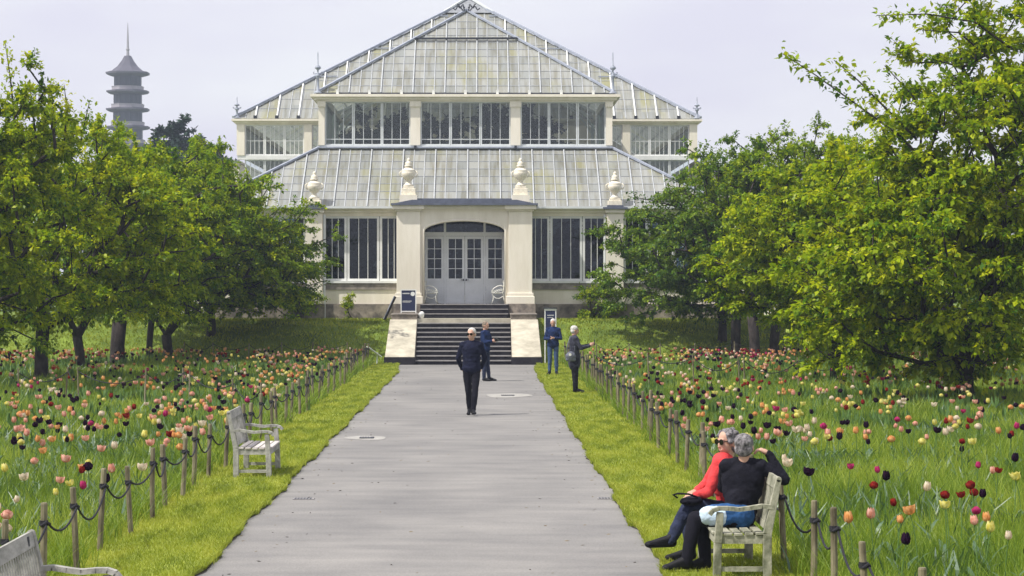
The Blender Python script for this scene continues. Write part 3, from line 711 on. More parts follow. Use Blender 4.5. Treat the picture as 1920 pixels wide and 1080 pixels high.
# ------------------------------------------------------------------ urns
def urn(x, y, z, sc, label, lead):
    e = empty('stone_urn', (x, y, z), 0, label, 'urn', 'urns along the glasshouse front')
    if lead: MB().box(-.30, .30, -.25, .25, 0, .07).build('lead_base', M['lead'], e)
    m = MB(); m.box(-.26*1, .26, -.22, .22, .07 if lead else 0, .24); m.box(-.20, .20, -.18, .18, .24, .32); m.build('plinth', M['urn'], e, bevel=.01)
    prof = [(.17, .32), (.19, .36), (.12, .42), (.085, .50), (.10, .54), (.16, .60), (.235, .70), (.26, .80), (.255, .86), (.235, .90), (.25, .93), (.21, .97), (.13, 1.03), (.10, 1.07)]
    prof = [(r, .32+(z-.32)*sc) for r, z in prof]
    MB().lathe((0, 0, 0), prof, 20).build('body', M['urn'], e, smooth=True)
    zt = prof[-1][1]
    MB().lathe((0, 0, zt), [(.15, 0), (.16, .03), (.11, .09), (.13, .14), (.07, .19), (.05, .22), (.07, .26), (.03, .31), (.005, .33)], 14).build('lid', M['urn'], e, smooth=True)
    m = MB()
    for s in (-1, 1): m.tube([(s*.24, 0, .66), (s*.32, 0, .72), (s*.33, 0, .82), (s*.25, 0, .88)], .022, 6)
    m.build('handles', M['urn'], e, smooth=True)
urn(C0-2.04, YP+.4, 5.98, .95, 'pale stone urn on the porch roof left of the door arch', False)
urn(C0+2.04, YP+.4, 5.98, .95, 'pale stone urn on the porch roof right of the door arch', False)
urn(C0-5.53, YF-.12, 5.57, .9, 'pale stone urn on the outer pier at the left end of the front', True)
urn(C0+5.53, YF-.12, 5.57, .9, 'pale stone urn on the outer pier at the right end of the front', True)

# ------------------------------------------------------------------ white iron benches flanking the door
def iron_bench(x, s, label):
    e = empty('iron_bench', (x, YP+.72, 2.02), 0 if s > 0 else math.pi, label, 'bench', 'ornate white benches in the porch')
    # s=+1: seat faces +x, back near x=-.25
    for j, y in enumerate((-.45, .45)):
        m = MB(); r = .020
        m.tube([(-.24, y, .80), (-.22, y, .55), (-.19, y, .40), (-.22, y, .2), (-.27, y, 0)], r, 6)
        m.tube([(.22, y, .0), (.16, y, .14), (.15, y, .28), (.20, y, .40)], r, 6)
        m.tube([(-.19, y, .40), (0, y, .38), (.20, y, .40)], r, 6)
        m.tube([(-.23, y, .62), (-.12, y, .67), (.02, y, .64), (.13, y, .57), (.20, y, .48), (.20, y, .40)], r, 6)
        for t in range(4): cx = -.13+t*.085; m.tube([(cx+.035*math.cos(a), y, .51-.02*t+.035*math.sin(a)) for a in [k*math.pi/4 for k in range(9)]], .012, 5)
        m.tube([(.15, y, .28), (.05, y, .20), (-.08, y, .20), (-.19, y, .28)], .016, 6)
        m.tube([(-.24+.04*math.cos(a), y, .80+.05*math.sin(a)) for a in [k*math.pi/4 for k in range(9)]], .012, 5)
        m.build('end_frame', M['whiteiron'], e, smooth=True)
    m = MB(); [m.box(-.17+i*.085, -.11+i*.085, -.5, .5, .40, .42) for i in range(5)]; m.build('seat', M['whiteiron'], e)
    m = MB(); m.beam((-.24, -.5, .78), (-.24, .5, .78), .03, .04); m.beam((-.21, -.5, .50), (-.21, .5, .50), .03, .03)
    for i in range(16): yy = -.45+i*.06; m.beam((-.21, yy, .5), (-.24, yy+.03, .78), .014, .014)
    m.build('backrest', M['whiteiron'], e)
iron_bench(C0-1.20, 1, 'ornate white iron bench at the left side of the porch doors')
iron_bench(C0+1.20, -1, 'ornate white iron bench at the right side of the porch doors')
# ------------------------------------------------------------------ signs and small things at the stairs
def sign_board(name, label, x, y, z, w, h, base, disc, lines, cap=False):
    e = empty(name, (x, y, z), 0, label, 'sign')
    m = MB(); f = .035
    m.box(-w/2, -w/2+f, -.02, .02, 0, base+h); m.box(w/2-f, w/2, -.02, .02, 0, base+h); m.box(-w/2+f, w/2-f, -.02, .02, base, base+f); m.box(-w/2+f, w/2-f, -.02, .02, base+h-f, base+h)
    m.build('frame', M['white'], e)
    p = MB().box(-w/2+f, w/2-f, -.012, .012, base+f, base+h-f).build('panel', M['navy'], e)
    if disc:
        c_ = []; n = 20
        m = MB(); m.tube([(w*.27, -.016, base+h*.80), (w*.27, -.0125, base+h*.80)], w*.14, 18); m.build('emblem', M['white'], p)
    q = random.Random(3)
    for (lx0, lx1, lz, lh) in lines:
        m = MB(); xx = -w/2+f+lx0*w
        while xx < -w/2+f+lx1*w:
            ww = q.uniform(.008, .02); m.box(xx, xx+ww, -.0145, -.0125, base+lz*h-lh*q.uniform(.4, .5), base+lz*h+lh*q.uniform(.35, .5)); xx += ww+.006
        m.build('lettering', M['white'], p)
    if cap: MB().box(-w/2-.03, w/2+.03, -.05, .05, base+h+.03, base+h+.07).build('cap', M['darkmetal'], e); MB().box(-w/2-.01, w/2+.01, -.03, .03, base+h, base+h+.03).build('cap_strip', M['white'], e)
    return e
sign_board('notice_board', 'navy notice board with white frame and round emblem on the left cheek wall', WX(766, 83.6), 83.6, 1.70, .56, .80, .05, True, [(.06, .48, .82, .045), (.06, .62, .48, .03), (.06, .55, .43, .02)])
sign_board('totem_sign', 'tall narrow navy sign with white frame behind the man in jeans', WX(1032, 79.2), 79.2, 0.0, .40, .95, .92, False, [(.15, .7, .80, .03), (.15, .6, .72, .02)], cap=True)
e = empty('lectern_sign', (WX(702, 79.5), 79.2, 0), R(15), 'small slanted information lectern on the grass left of the stairs', 'sign')
MB().beam((.10, 0, 0), (.12, 0, .42), .04, .04).build('leg', M['greyframe'], e)
m = MB(); m.beam((-.22, 0, .62), (.24, 0, .28), .36, .025, up=(0, 0, 1)); m.build('panel', M['greyframe'], e)
e = empty('leaning_plank', (WX(722, 84.6), 84.55, 1.43), 0, 'dark weathered plank leaning against the left porch pier', 'plank')
MB().beam((-.02, 0, .02), (.36, .2, .86), .10, .07).build('board', M['bark'], e, bevel=.006)
MB().beam((-.045, -.05, .06), (.33, .15, .88), .03, .02).build('metal_edge', M['hipmetal'], e)
e = empty('white_pot', (C0-SW+.12, yl+.25, 9*rr+.15), 0, 'small white pot standing at the left end of the landing', 'pot')
MB().lathe((0, 0, 0), [(.07, 0), (.10, .05), (.11, .14), (.12, .16), (.10, .17), (.095, .13)], 14).build('bowl', M['white'], e, smooth=True)
MB().lathe((.02, 0, .12), [(.05, 0), (.09, .05), (.08, .10), (.02, .13)], 10).build('white_flowers', M['white'], e, smooth=True)
# ------------------------------------------------------------------ pagoda
YPG = 500.0
PG = empty('pagoda', (WX(241, YPG), YPG, 1.43), 0, 'hazy tall octagonal pagoda with tiered roofs and spire behind the left trees', 'pagoda')
def oct_(m, prof): m.lathe((0, 0, 0), prof, 8)
zt = 51.8-1.43; eave = WZ(140, YPG)-1.43; stp = 3.78
for k in range(11):
    ze = eave-k*stp
    if ze < 3: break
    w = 2.95+.09*k
    b0 = ze-stp+.4
    m = MB(); oct_(m, [(w, max(0, b0)), (w, ze)]); st = m.build('storey', M['pagoda'], PG)
    m = MB()
    for a in range(8):
        an = math.pi/4*a; c_ = Vector((math.cos(an), math.sin(an), 0)); t_ = Vector((-c_.y, c_.x, 0)); ce = c_*(w*.925+.02)
        for dx in (-.75, .75):
            p = ce+t_*dx*.8; m.beam((p.x, p.y, ze-2.3), (p.x, p.y, ze-.7), .5, .12, up=tuple(c_))
    m.build('window_recesses', M['darkmetal'], st)
    if k > 0:
        m = MB(); oct_(m, [(w+.02, ze+.75), (w+.8, ze+.12), (w+1.35, ze+.05), (w+1.62, ze+.22), (w+1.60, ze-.10), (w+1.2, ze-.35), (w+.02, ze-.55)]); m.build('roof', M['pagoda_roof'], PG)
        m = MB(); oct_(m, [(w+.42, ze+.35), (w+.42, ze+1.05), (w+.50, ze+1.05), (w+.50, ze+1.15), (w+.30, ze+1.15), (w+.30, ze+.35)]); m.build('balcony_rail', M['pagoda_rail'], PG)
m = MB(); oct_(m, [(2.9, eave-.6), (4.0, eave-.3), (4.75, eave-.05), (4.8, eave+.35), (3.5, eave+.65), (2.2, eave+1.7), (1.3, eave+2.9), (.75, eave+3.9), (.6, zt-.2), (.75, zt)]); m.build('top_roof', M['pagoda_roof'], PG)
m = MB(); m.lathe((0, 0, 0), [(.35, zt), (.28, zt+1.2), (.42, zt+1.5), (.25, zt+1.9), (.18, zt+4.5), (.05, zt+7.2)], 8); m.build('spire', M['pagoda_rail'], PG)
# ------------------------------------------------------------------ rope fences
def fence(name, label, pts, hs, rad, parent_loc=None, ropez=.17, sag=.16, seed=1, ties=True):
    q = random.Random(seed)
    e = empty(name, (pts[0][0], pts[0][1], 0), 0, label, 'fence', 'rope fences round the tulip meadow')
    tops = []
    for i, (x, y) in enumerate(pts):
        h = hs*q.uniform(.94, 1.06); lx, ly = q.uniform(-.05, .05), q.uniform(-.05, .05); z = gz(y)
        p0 = Vector((x-pts[0][0], y-pts[0][1], z-.1)); p1 = p0+Vector((lx, ly, h+.1))
        r = rad*q.uniform(.9, 1.12)
        m = MB(); m.tube([p0, p0.lerp(p1, .5)+Vector((q.uniform(-.008, .008), 0, 0)), p1-Vector((0, 0, .012)), p1], [r, r*.98, r*.95, r*.8], 9)
        po = m.build('post', M['post'], e, smooth=False)
        tp = p1.lerp(p0, ropez/(h+.1)); tops.append((tp, r))
        if ties:
            m = MB(); m.tube([tp-Vector((0, 0, .022)), tp+Vector((0, 0, .022))], r*1.28, 9); m.tube([tp+Vector((-.01, -r*1.3, -.02)), tp+Vector((r, -r*1.5, .01)), tp+Vector((r*1.6, 0, -.01))], r*.5, 6)
            m.build('rope_tie', M['rope'], po)
    for i in range(len(tops)-1):
        a, ra = tops[i]; b, rb = tops[i+1]; s = sag*q.uniform(.6, 1.35)
        m = MB(); m.tube([a.lerp(b, t)+Vector((ra*1.1*(1 if pts[0][0] < 0 else 1), 0, -s*4*t*(1-t))) for t in [k/10 for k in range(11)]], .0105, 6)
        m.build('rope', M['rope'], e, smooth=True)
    return e
q = random.Random(5)
def line_posts(x, y0, y1, step, jx):
    r = []; y = y0
    while y < y1: r.append((x+q.uniform(-jx, jx)+(.0 if y < 60 else -.004*(y-60)*(1 if x < 0 else 0)), y)); y += step*q.uniform(.88, 1.12)
    return r
fence('rope_fence', 'long rope fence of wooden stakes along the left side of the path', line_posts(-3.22, 17.9, 79, 1.52, .05), .80, .029, seed=2)
fence('rope_fence', 'long rope fence of wooden stakes on the right, behind the seated couple', line_posts(3.30, 15.3, 79, 1.55, .04), .80, .029, seed=3)
def px_line(L): return [(WX(px, Y), Y) for px, Y in L]
fence('rope_fence', 'low rope line crossing the left tulip meadow between thin stakes', px_line([(40, 52), (125, 52.5), (150, 52), (272, 49.5), (343, 52), (356, 51), (440, 45.5), (486, 44)]), .85, .018, ropez=.10, sag=.22, seed=4, ties=False)
fence('rope_fence', 'low rope line crossing the right tulip meadow between thin stakes', px_line([(1112, 60), (1218, 58), (1302, 57), (1388, 56), (1398, 54.5), (1500, 57), (1600, 57)]), .95, .018, ropez=.08, sag=.22, seed=5, ties=False)
fence('rope_fence', 'far row of thin stakes at the foot of the left grass bank', px_line([(345, 79.6), (400, 79.6), (466, 79.6), (530, 79.5), (586, 79.5), (650, 79.5)]), .75, .02, ropez=.06, sag=.2, seed=6, ties=False)
fence('rope_fence', 'far row of thin stakes at the foot of the right grass bank', px_line([(1120, 79.5), (1182, 79.5), (1240, 79.6), (1303, 79.6), (1380, 79.6), (1460, 79.6)]), .75, .02, ropez=.06, sag=.2, seed=7, ties=False)

# ------------------------------------------------------------------ teak benches. local: back along y at x=0, seat faces +x, length L from y=0..L
def garden_bench(x, y, rz, L, label, plaque=False, mats=('wood', 'seatwood')):
    e = empty('garden_bench', (x, y, .015), rz, label, 'bench', 'weathered wooden benches beside the path')
    wd = M[mats[0]]; D = .50
    for yy in (.035, L-.035):
        m = MB(); m.beam((.055, yy, 0), (.055, yy, .42), .07, .075, up=(1, 0, 0)); m.beam((.055, yy, .42), (-.045, yy, .90), .07, .075, up=(1, 0, 0), w2=.07, h2=.05)
        m.tube([(-.045, yy-.035, .90), (-.045, yy+.035, .90)], .026, 8); m.build('rear_post', wd, e, bevel=.004)
        m = MB(); m.beam((D, yy, 0), (D-.01, yy, .34), .07, .07, up=(1, 0, 0)); m.beam((D-.01, yy, .34), (D-.03, yy, .61), .07, .07, up=(1, 0, 0), w2=.06, h2=.06)
        m.build('front_leg', wd, e, bevel=.005)
        m = MB(); P = [(.0, .655), (.10, .665), (.20, .648), (.30, .635), (.40, .645), (.48, .645), (.535, .625), (.56, .59)]
        for a, b in zip(P[:-1], P[1:]): m.beam((a[0], yy, a[1]), (b[0]+.004, yy, b[1]), .075, .036, up=(0, 0, 1))
        m.build('armrest', wd, e)
        m = MB(); m.box(.09, D-.035, yy-.02, yy+.02, .335, .405); m.build('side_rail', wd, e); MB().box(.09, D-.035, yy-.018, yy+.018, .09, .13).build('stretcher', wd, e)
    m = MB(); m.box(D-.02, D+.015, .07, L-.07, .33, .40); m.box(.05, .085, .07, L-.07, .33, .40); m.build('seat_frame', wd, e)
    m = MB()
    for i in range(5): a = .085+i*.094; m.box(a, a+.072, .005+(.07 if i in (4,) else 0), L-.005-(.07 if i in (4,) else 0), .407+.004*math.cos(i*1.5), .430+.004*math.cos(i*1.5))
    m.build('seat', M[mats[1]], e, bevel=.003)
    m = MB(); m.beam((-.035, .07, .865), (-.035, L-.07, .865), .03, .105, up=(-.2, 0, 1)); m.beam((.035, .07, .47), (.035, L-.07, .47), .03, .06, up=(-.2, 0, 1))
    n = int((L-.14)/.075)
    for i in range(n):
        yy = .07+(L-.14)*(i+.5)/n; m.beam((.033, yy, .49), (-.027, yy, .825), .042, .016, up=(1, 0, .2))
    b = m.build('backrest', wd, e)
    if plaque: MB().beam((-.014, L*.82, .835), (-.021, L*.82, .90), .04, .006, up=(1, 0, .2)).build('plaque', M['darkmetal'], b)
    return e
garden_bench(-2.92, 31.7, 0, 1.45, 'empty weathered bench standing beyond the nearest stakes on the left verge')
garden_bench(-2.60, 14.75, 0, 1.45, 'weathered bench cut off by the lower left corner of the photo', plaque=True)
M['lichenwood'] = pmat('lichen_wood', (.17, .18, .12), .88, .25, 9, bump=.3, col2=(.40, .39, .31), vscale=(1, .5, .7))
garden_bench(3.02, 22.1, math.pi, 1.50, 'weathered bench with lichen carrying the seated couple on the right verge', mats=('lichenwood', 'lichenwood'))

# ------------------------------------------------------------------ people
def clothmat(name, c, var=.25, rough=.85): return pmat(name, c, rough, var, 14, bump=.25, bscale=60, spec=.15)
M['skin'] = pmat('skin', (.52, .31, .23), .55, .08, 12, spec=.3)
M['hairwhite'] = pmat('white_hair', (.52, .50, .47), .8, .2, 40, bump=.6, col2=(.74, .72, .70))
M['hairgrey'] = pmat('grey_hair', (.05, .046, .05), .8, .3, 30, bump=1, col2=(.36, .34, .36), vscale=(1, 1, .5))
M['hairbrown'] = pmat('brown_hair', (.16, .12, .09), .8, .3, 35, bump=.6, col2=(.34, .28, .22))
M['navyc'] = clothmat('navy_jumper', (.008, .010, .028)); M['black'] = clothmat('black_cloth', (.008, .008, .014))
M['bluejacket'] = clothmat('blue_jacket', (.012, .026, .085)); M['jeans'] = clothmat('blue_jeans', (.045, .08, .17), .35)
M['darkjeans'] = clothmat('dark_jeans', (.025, .032, .065), .35); M['greycoat'] = clothmat('grey_coat', (.040, .042, .062))
M['red'] = clothmat('coral_red_jacket', (.62, .055, .060), .12); M['palecloth'] = clothmat('pale_blue_denim', (.50, .62, .74), .15)
M['denim'] = clothmat('denim_skirt', (.022, .075, .20), .3); M['bagc'] = clothmat('grey_bag', (.13, .14, .18))
M['shoe'] = pmat('black_shoe', (.006, .006, .009), .6, .2, 10, spec=.2); M['lens'] = pmat('dark_lens', (.006, .005, .006), .15, .1, 10, spec=.6)
M['eye'] = pmat('eye', (.05, .04, .04), .3, .1, 10)
def cap_(p0, p1, r0, r1=None): return ('c', Vector(p0), Vector(p1), r0, r0 if r1 is None else r1)
def ell_(c_, r, rot=(0, 0, 0)): return ('e', Vector(c_), Vector(r), Euler(rot))
FOLDS = {'jumper', 'jacket', 'coat', 'coat_skirt', 'trousers', 'jeans', 'skirt', 'shirt_tail', 'bag_body'}
fold_tex = bpy.data.textures.new('folds', 'CLOUDS'); fold_tex.noise_scale = .11; fold_tex.noise_depth = 2
fold_tex2 = bpy.data.textures.new('fine_folds', 'MARBLE'); fold_tex2.noise_scale = .05; fold_tex2.turbulence = 9
def solid(name, prims, voxel, mat, parent, smooth=2):
    bm = bmesh.new()
    for p in prims:
        if p[0] == 'e':
            mt = Matrix.Translation(p[1]) @ p[3].to_matrix().to_4x4() @ Matrix.Diagonal((*p[2], 1))
            bmesh.ops.create_icosphere(bm, subdivisions=3, radius=1, matrix=mt)
        else:
            _, a, b, r0, r1 = p; d = b-a; L = d.length
            if L < 1e-6: continue
            qt = d.to_track_quat('Z', 'Y').to_matrix().to_4x4()
            bmesh.ops.create_cone(bm, cap_ends=True, segments=16, radius1=r0, radius2=r1, depth=L, matrix=Matrix.Translation((a+b)/2) @ qt)
            bmesh.ops.create_icosphere(bm, subdivisions=2, radius=r0*1.01, matrix=Matrix.Translation(a))
            bmesh.ops.create_icosphere(bm, subdivisions=2, radius=r1*1.01, matrix=Matrix.Translation(b))
    me = bpy.data.meshes.new('tmp'); bm.to_mesh(me); bm.free()
    o = bpy.data.objects.new('tmp', me); COL.objects.link(o)
    r = o.modifiers.new('r', 'REMESH'); r.mode = 'VOXEL'; r.voxel_size = voxel; r.use_smooth_shade = True
    s = o.modifiers.new('s', 'SMOOTH'); s.factor = .5; s.iterations = smooth
    if name in FOLDS:
        dm = o.modifiers.new('d', 'DISPLACE'); dm.texture = fold_tex; dm.strength = .020; dm.mid_level = .5; dm.texture_coords = 'LOCAL'
        dm = o.modifiers.new('d2', 'DISPLACE'); dm.texture = fold_tex2; dm.strength = .004; dm.mid_level = .5; dm.texture_coords = 'LOCAL'
    dg = bpy.context.evaluated_depsgraph_get(); dg.update()
    m2 = bpy.data.meshes.new_from_object(o.evaluated_get(dg)); bpy.data.objects.remove(o); bpy.data.meshes.remove(me)
    m2.name = name; m2.materials.clear(); m2.polygons.foreach_set('use_smooth', [True]*len(m2.polygons))
    return link_mesh(name, m2, mat, parent)
def hand(w, d, nrm, side, sc=1, curl=.5):
    """w wrist, d direction of the fingers, nrm palm normal, side: thumb side vector"""
    d = Vector(d).normalized(); nrm = Vector(nrm); nrm = (nrm-d*nrm.dot(d)).normalized(); sd_ = d.cross(nrm).normalized()*side; w = Vector(w)
    P = [cap_(w, w+d*.05*sc, .024*sc, .026*sc), cap_(w+d*.04*sc-sd_*.022*sc, w+d*.08*sc-sd_*.026*sc, .016*sc, .014*sc), cap_(w+d*.04*sc+sd_*.02*sc, w+d*.085*sc+sd_*.024*sc, .016*sc, .014*sc), cap_(w+d*.04*sc, w+d*.088*sc, .017*sc, .015*sc)]
    for i, L in enumerate((.062, .075, .080, .072)):
        o = sd_*(.030-.020*(3-i)+.0)*sc if False else sd_*((i-1.5)*.0195)*sc
        b = w+d*.085*sc+o; k1 = (d*math.cos(curl)+nrm*math.sin(curl)); k2 = (d*math.cos(curl*2.1)+nrm*math.sin(curl*2.1))
        m_ = b+k1*L*.55*sc; P += [cap_(b, m_, .0088*sc, .008*sc), cap_(m_, m_+k2*L*.5*sc, .008*sc, .007*sc)]
    t0 = w+d*.03*sc+sd_*.022*sc; t1 = t0+(d*.5+sd_*.75+nrm*.25).normalized()*.042*sc; t2 = t1+(d*.85+sd_*.2+nrm*.5).normalized()*.034*sc
    P += [cap_(t0, t1, .012*sc, .010*sc), cap_(t1, t2, .010*sc, .0085*sc)]
    return P
BASE = dict(ankL=(.09, 0, .085), ankR=(-.09, 0, .085), kneeL=(.10, -.02, .48), kneeR=(-.10, -.02, .48), hipL=(.09, 0, .90), hipR=(-.09, 0, .90),
            pelvis=(0, 0, .95), waist=(0, .0, 1.10), chest=(0, 0, 1.30), shL=(.175, 0, 1.41), shR=(-.175, 0, 1.41), neck=(0, .01, 1.46), head=(0, -.015, 1.625),
            elL=(.25, .02, 1.14), elR=(-.25, .02, 1.14), wrL=(.25, -.06, .90), wrR=(-.25, -.06, .90), toeL=(.11, -.2, .03), toeR=(-.11, -.2, .03),
            hdL=(0, -.1, -1), hdR=(0, -.1, -1), hnL=(-1, 0, 0), hnR=(1, 0, 0), tsL=1, tsR=1, curl=.45)
def person(label, loc, rz, H, J, top='navyc', legs='black', shoe='shoe', hair='hairwhite', hairstyle='short', head_rot=(0, 0, 0), glasses=False,
           vox=.009, bulk=1.0, coat=None, skirt=None, legr=1.0, scale_j=True, extra=None, top_name='jumper', legs_name='trousers'):
    k = H/1.75; j = dict(BASE); j.update(J); V = {a: (Vector(b) if isinstance(b, tuple) else b) for a, b in j.items()}
    e = empty('person', loc, rz, label, 'person'); e.scale = (k, k, k)
    hr = Euler(head_rot).to_matrix(); hc = V['head']
    def hp(x, y, z): return hc+hr @ Vector((x, y, z))
    def he(c_, r): return ell_(hp(*c_), r, tuple(head_rot))
    up = (V['neck']-V['pelvis']).normalized()
    tr_e = (V['shL']-V['shR']).to_2d(); ry = math.atan2(tr_e.y, tr_e.x)
    hip_d = (V['hipL']-V['hipR']).to_2d(); rh = math.atan2(hip_d.y, hip_d.x)
    def torso(g, b=1.0):
        return [ell_(V['pelvis'], (.165*b+g, .115*b+g, .13+g), (0, 0, rh)), ell_(V['waist'], (.145*b+g, .105*b+g, .15+g), (0, 0, (ry+rh)/2)), ell_(V['chest'], (.165*b+g, .115*b+g, .19+g), (0, 0, ry)),
                ell_(V['waist'].lerp(V['pelvis'], .5), (.15*b+g, .108*b+g, .13+g), (0, 0, (ry+rh)/2)), ell_(V['waist'].lerp(V['chest'], .5), (.152*b+g, .108*b+g, .15+g), (0, 0, ry)),
                cap_(V['shL'], V['shR'], .058+g), cap_(V['shL'].lerp(V['neck'], .15), V['neck'], .052+g, .052+g), cap_(V['shR'].lerp(V['neck'], .15), V['neck'], .052+g, .052+g)]
    def arm(s, g): return [cap_(V['sh'+s], V['el'+s], .052+g, .041+g), cap_(V['el'+s], V['wr'+s], .041+g, .028+g)]
    def leg(s, g, f=1.0): return [cap_(V['hip'+s], V['knee'+s], .082*f+g, .056*f+g), cap_(V['knee'+s], V['ank'+s].lerp(V['knee'+s], .65), .055*f+g, .056*f+g), cap_(V['ank'+s].lerp(V['knee'+s], .65), V['ank'+s]-Vector((0, 0, .015)), .056*f+g, .040*f+g)]
    neck_top = hp(0, .015, -.08)
    face = [he((0, .012, .028), (.076, .094, .094)), he((0, -.018, -.035), (.062, .074, .078)), he((0, -.045, -.085), (.034, .032, .028)), he((0, -.090, -.020), (.013, .020, .026)), he((0, -.098, -.034), (.015, .014, .012)),
            he((0, -.082, -.066), (.026, .012, .010)), he((.078, .01, -.012), (.012, .022, .032)), he((-.078, .01, -.012), (.012, .022, .032)), he((0, -.078, .028), (.045, .018, .012))]
    pr = torso(-.004, .95*bulk)+arm('L', -.003)+arm('R', -.003)+leg('L', -.006, .95)+leg('R', -.006, .95)+[cap_(V['neck']-Vector((0, 0, .03)), neck_top, .056, .052)]+face
    for s in 'LR':
        d = (V['toe'+s]-V['ank'+s]); pr += [cap_(V['ank'+s], V['toe'+s]-d*.15, .036, .026)]
        pr += hand(V['wr'+s], V['hd'+s], V['hn'+s], V['ts'+s], 1.0, V['curl'])
    body = solid('body', pr, vox*.85, M['skin'], e, 1)
    solid(top_name, torso(.014, bulk)+arm('L', .012)+arm('R', .012), vox, M[top], e)
    solid(legs_name, [ell_(V['pelvis'], (.162*bulk, .118, .115), (0, 0, rh))]+leg('L', .010, legr)+leg('R', .010, legr), vox, M[legs], e)
    for s in 'LR':
        d = (V['toe'+s]-V['ank'+s]).normalized(); dn = Vector((d.x, d.y, d.z)); a = V['ank'+s]; t = V['toe'+s]
        heel = a-dn*.03+(t-a)*0; low = Vector((0, 0, -.05)) if abs(d.z) < .6 else Vector((0, 0, -.03))
        solid('shoe', [cap_(a+Vector((0, 0, .01)), a+low*.8-dn*.02, .045, .040), cap_(a, t, .044, .030), cap_(a+low*.9-dn*.02, t, .038, .034), ell_(t, (.044, .044, .030))], vox, M[shoe], e)
    # hair
    if hairstyle == 'short': hp_ = [he((0, .03, .045), (.086, .094, .088)), he((.0, .055, -.01), (.078, .062, .07))]
    elif hairstyle == 'bald': hp_ = [he((.0, .06, -.005), (.080, .055, .05))]
    elif hairstyle == 'bob': hp_ = [he((0, .025, .042), (.088, .100, .086)), he((0, .045, -.02), (.084, .072, .072)), he((0, .02, .075), (.066, .078, .05))]
    else:
        q = random.Random(4); hp_ = [he((0, .03, .04), (.092, .10, .09)), he((0, .055, -.03), (.088, .072, .08))]
        for i in range(34):
            a = q.uniform(0, 2*math.pi); b = q.uniform(-.4, 1.3); x, y, z = math.cos(a)*math.cos(b)*.098, math.sin(a)*math.cos(b)*.10+.03, math.sin(b)*.09+.03
            if y < -.03 and z < .07: continue
            hp_.append(he((x, y, z), (.026, .026, .024)))
    solid('hair', hp_, vox*.9, M[hair], e, 1)
    if glasses:
        m = MB()
        for s in (-1, 1):
            p = hp(s*.033, -.094, .010); n = hr @ Vector((0, -1, 0)); m.tube([p, p+n*.006], .028, 10); pe = hp(s*.080, .0, .014); m.tube([hp(s*.062, -.085, .014), pe], .005, 5)
        m.tube([hp(-.02, -.102, .014), hp(.02, -.102, .014)], .005, 5); m.build('sunglasses', M['lens'], e)
    else:
        for s in (-1, 1): MB().tube([hp(s*.032, -.088, .008), hp(s*.032, -.080, .008)], .010, 8).build('eye', M['eye'], body)
    if coat:
        z0 = coat; P = V['pelvis']
        solid('coat_skirt', [ell_(P, (.185, .14, .14)), cap_(P+Vector((0, 0, -.02)), Vector((P.x*.7, P.y, z0+.10)), .155, .165), cap_((.05, P.y, z0+.06), (-.05, P.y, z0+.06), .14, .14)], vox*1.2, M[top], e)
    return e, V, hp
# 1 man walking towards the camera
person('white haired man in dark jumper and sunglasses walking down the middle of the path', (WX(884, 47.9), 47.9, .004), 0, 1.78,
       dict(ankL=(.035, -.17, .095), ankR=(-.035, .20, .12), kneeL=(.075, -.13, .50), kneeR=(-.06, .02, .49), toeL=(.06, -.36, .06), toeR=(-.06, .03, .03),
            elL=(.27, .08, 1.15), elR=(-.27, .10, 1.15), wrL=(.20, .17, .95), wrR=(-.20, .18, .93), hdL=(-.8, .4, -.5), hdR=(.8, .4, -.5), hnL=(0, 1, 0), hnR=(0, 1, 0)),
       top='navyc', legs='black', hair='hairwhite', hairstyle='short', head_rot=(R(4), 0, R(-22)), glasses=True, bulk=1.12, vox=.010)
# 2 man in blue jacket beyond, turned right
e2, V2, _ = person('person in blue jacket and jeans holding a camera just behind the walking man', (WX(910, 65.5), 65.5, .004), R(62), 1.66,
       dict(elL=(.21, -.10, 1.16), elR=(-.22, -.10, 1.15), wrL=(.08, -.27, 1.20), wrR=(-.10, -.26, 1.18), hdL=(-.4, -.9, .1), hdR=(.4, -.9, .1), hnL=(-.7, .3, 0), hnR=(.7, .3, 0), ankL=(.09, -.08, .085), toeL=(.12, -.27, .03)),
       top='bluejacket', legs='darkjeans', hair='hairbrown', hairstyle='short', head_rot=(R(15), 0, 0), bulk=1.08, vox=.011, top_name='jacket', legs_name='jeans')
def rel(e, loc): return e.matrix_world @ Vector(loc)
bpy.context.view_layer.update()
p = rel(e2, (0, -.36, 1.21)); c_ = empty('camera_in_hand', p, R(62), 'small black camera held by the person in the blue jacket', 'camera')
MB().box(-.065, .065, -.03, .03, -.04, .04).build('camera_body', M['lens'], c_, bevel=.006); MB().tube([(0, -.03, 0), (0, -.075, 0)], .028, 12).build('lens', M['lens'], c_)
# 3 man on the right verge reading something
e3, V3, _ = person('white haired man in navy jacket and blue jeans standing on the right verge', (WX(1037, 69.3), 69.3, .045), R(-6), 1.64,
       dict(elL=(.25, -.02, 1.13), elR=(-.25, -.02, 1.13), wrL=(.08, -.24, 1.15), wrR=(-.09, -.24, 1.13), hdL=(-.9, -.3, .1), hdR=(.9, -.3, .1), hnL=(0, 0, 1), hnR=(0, 0, 1), ankL=(.11, 0, .085), ankR=(-.11, 0, .085), toeL=(.15, -.19, .03), toeR=(-.15, -.19, .03)),
       top='bluejacket', legs='jeans', hair='hairwhite', hairstyle='short', head_rot=(R(26), 0, 0), bulk=1.12, vox=.011, top_name='jacket', legs_name='jeans')
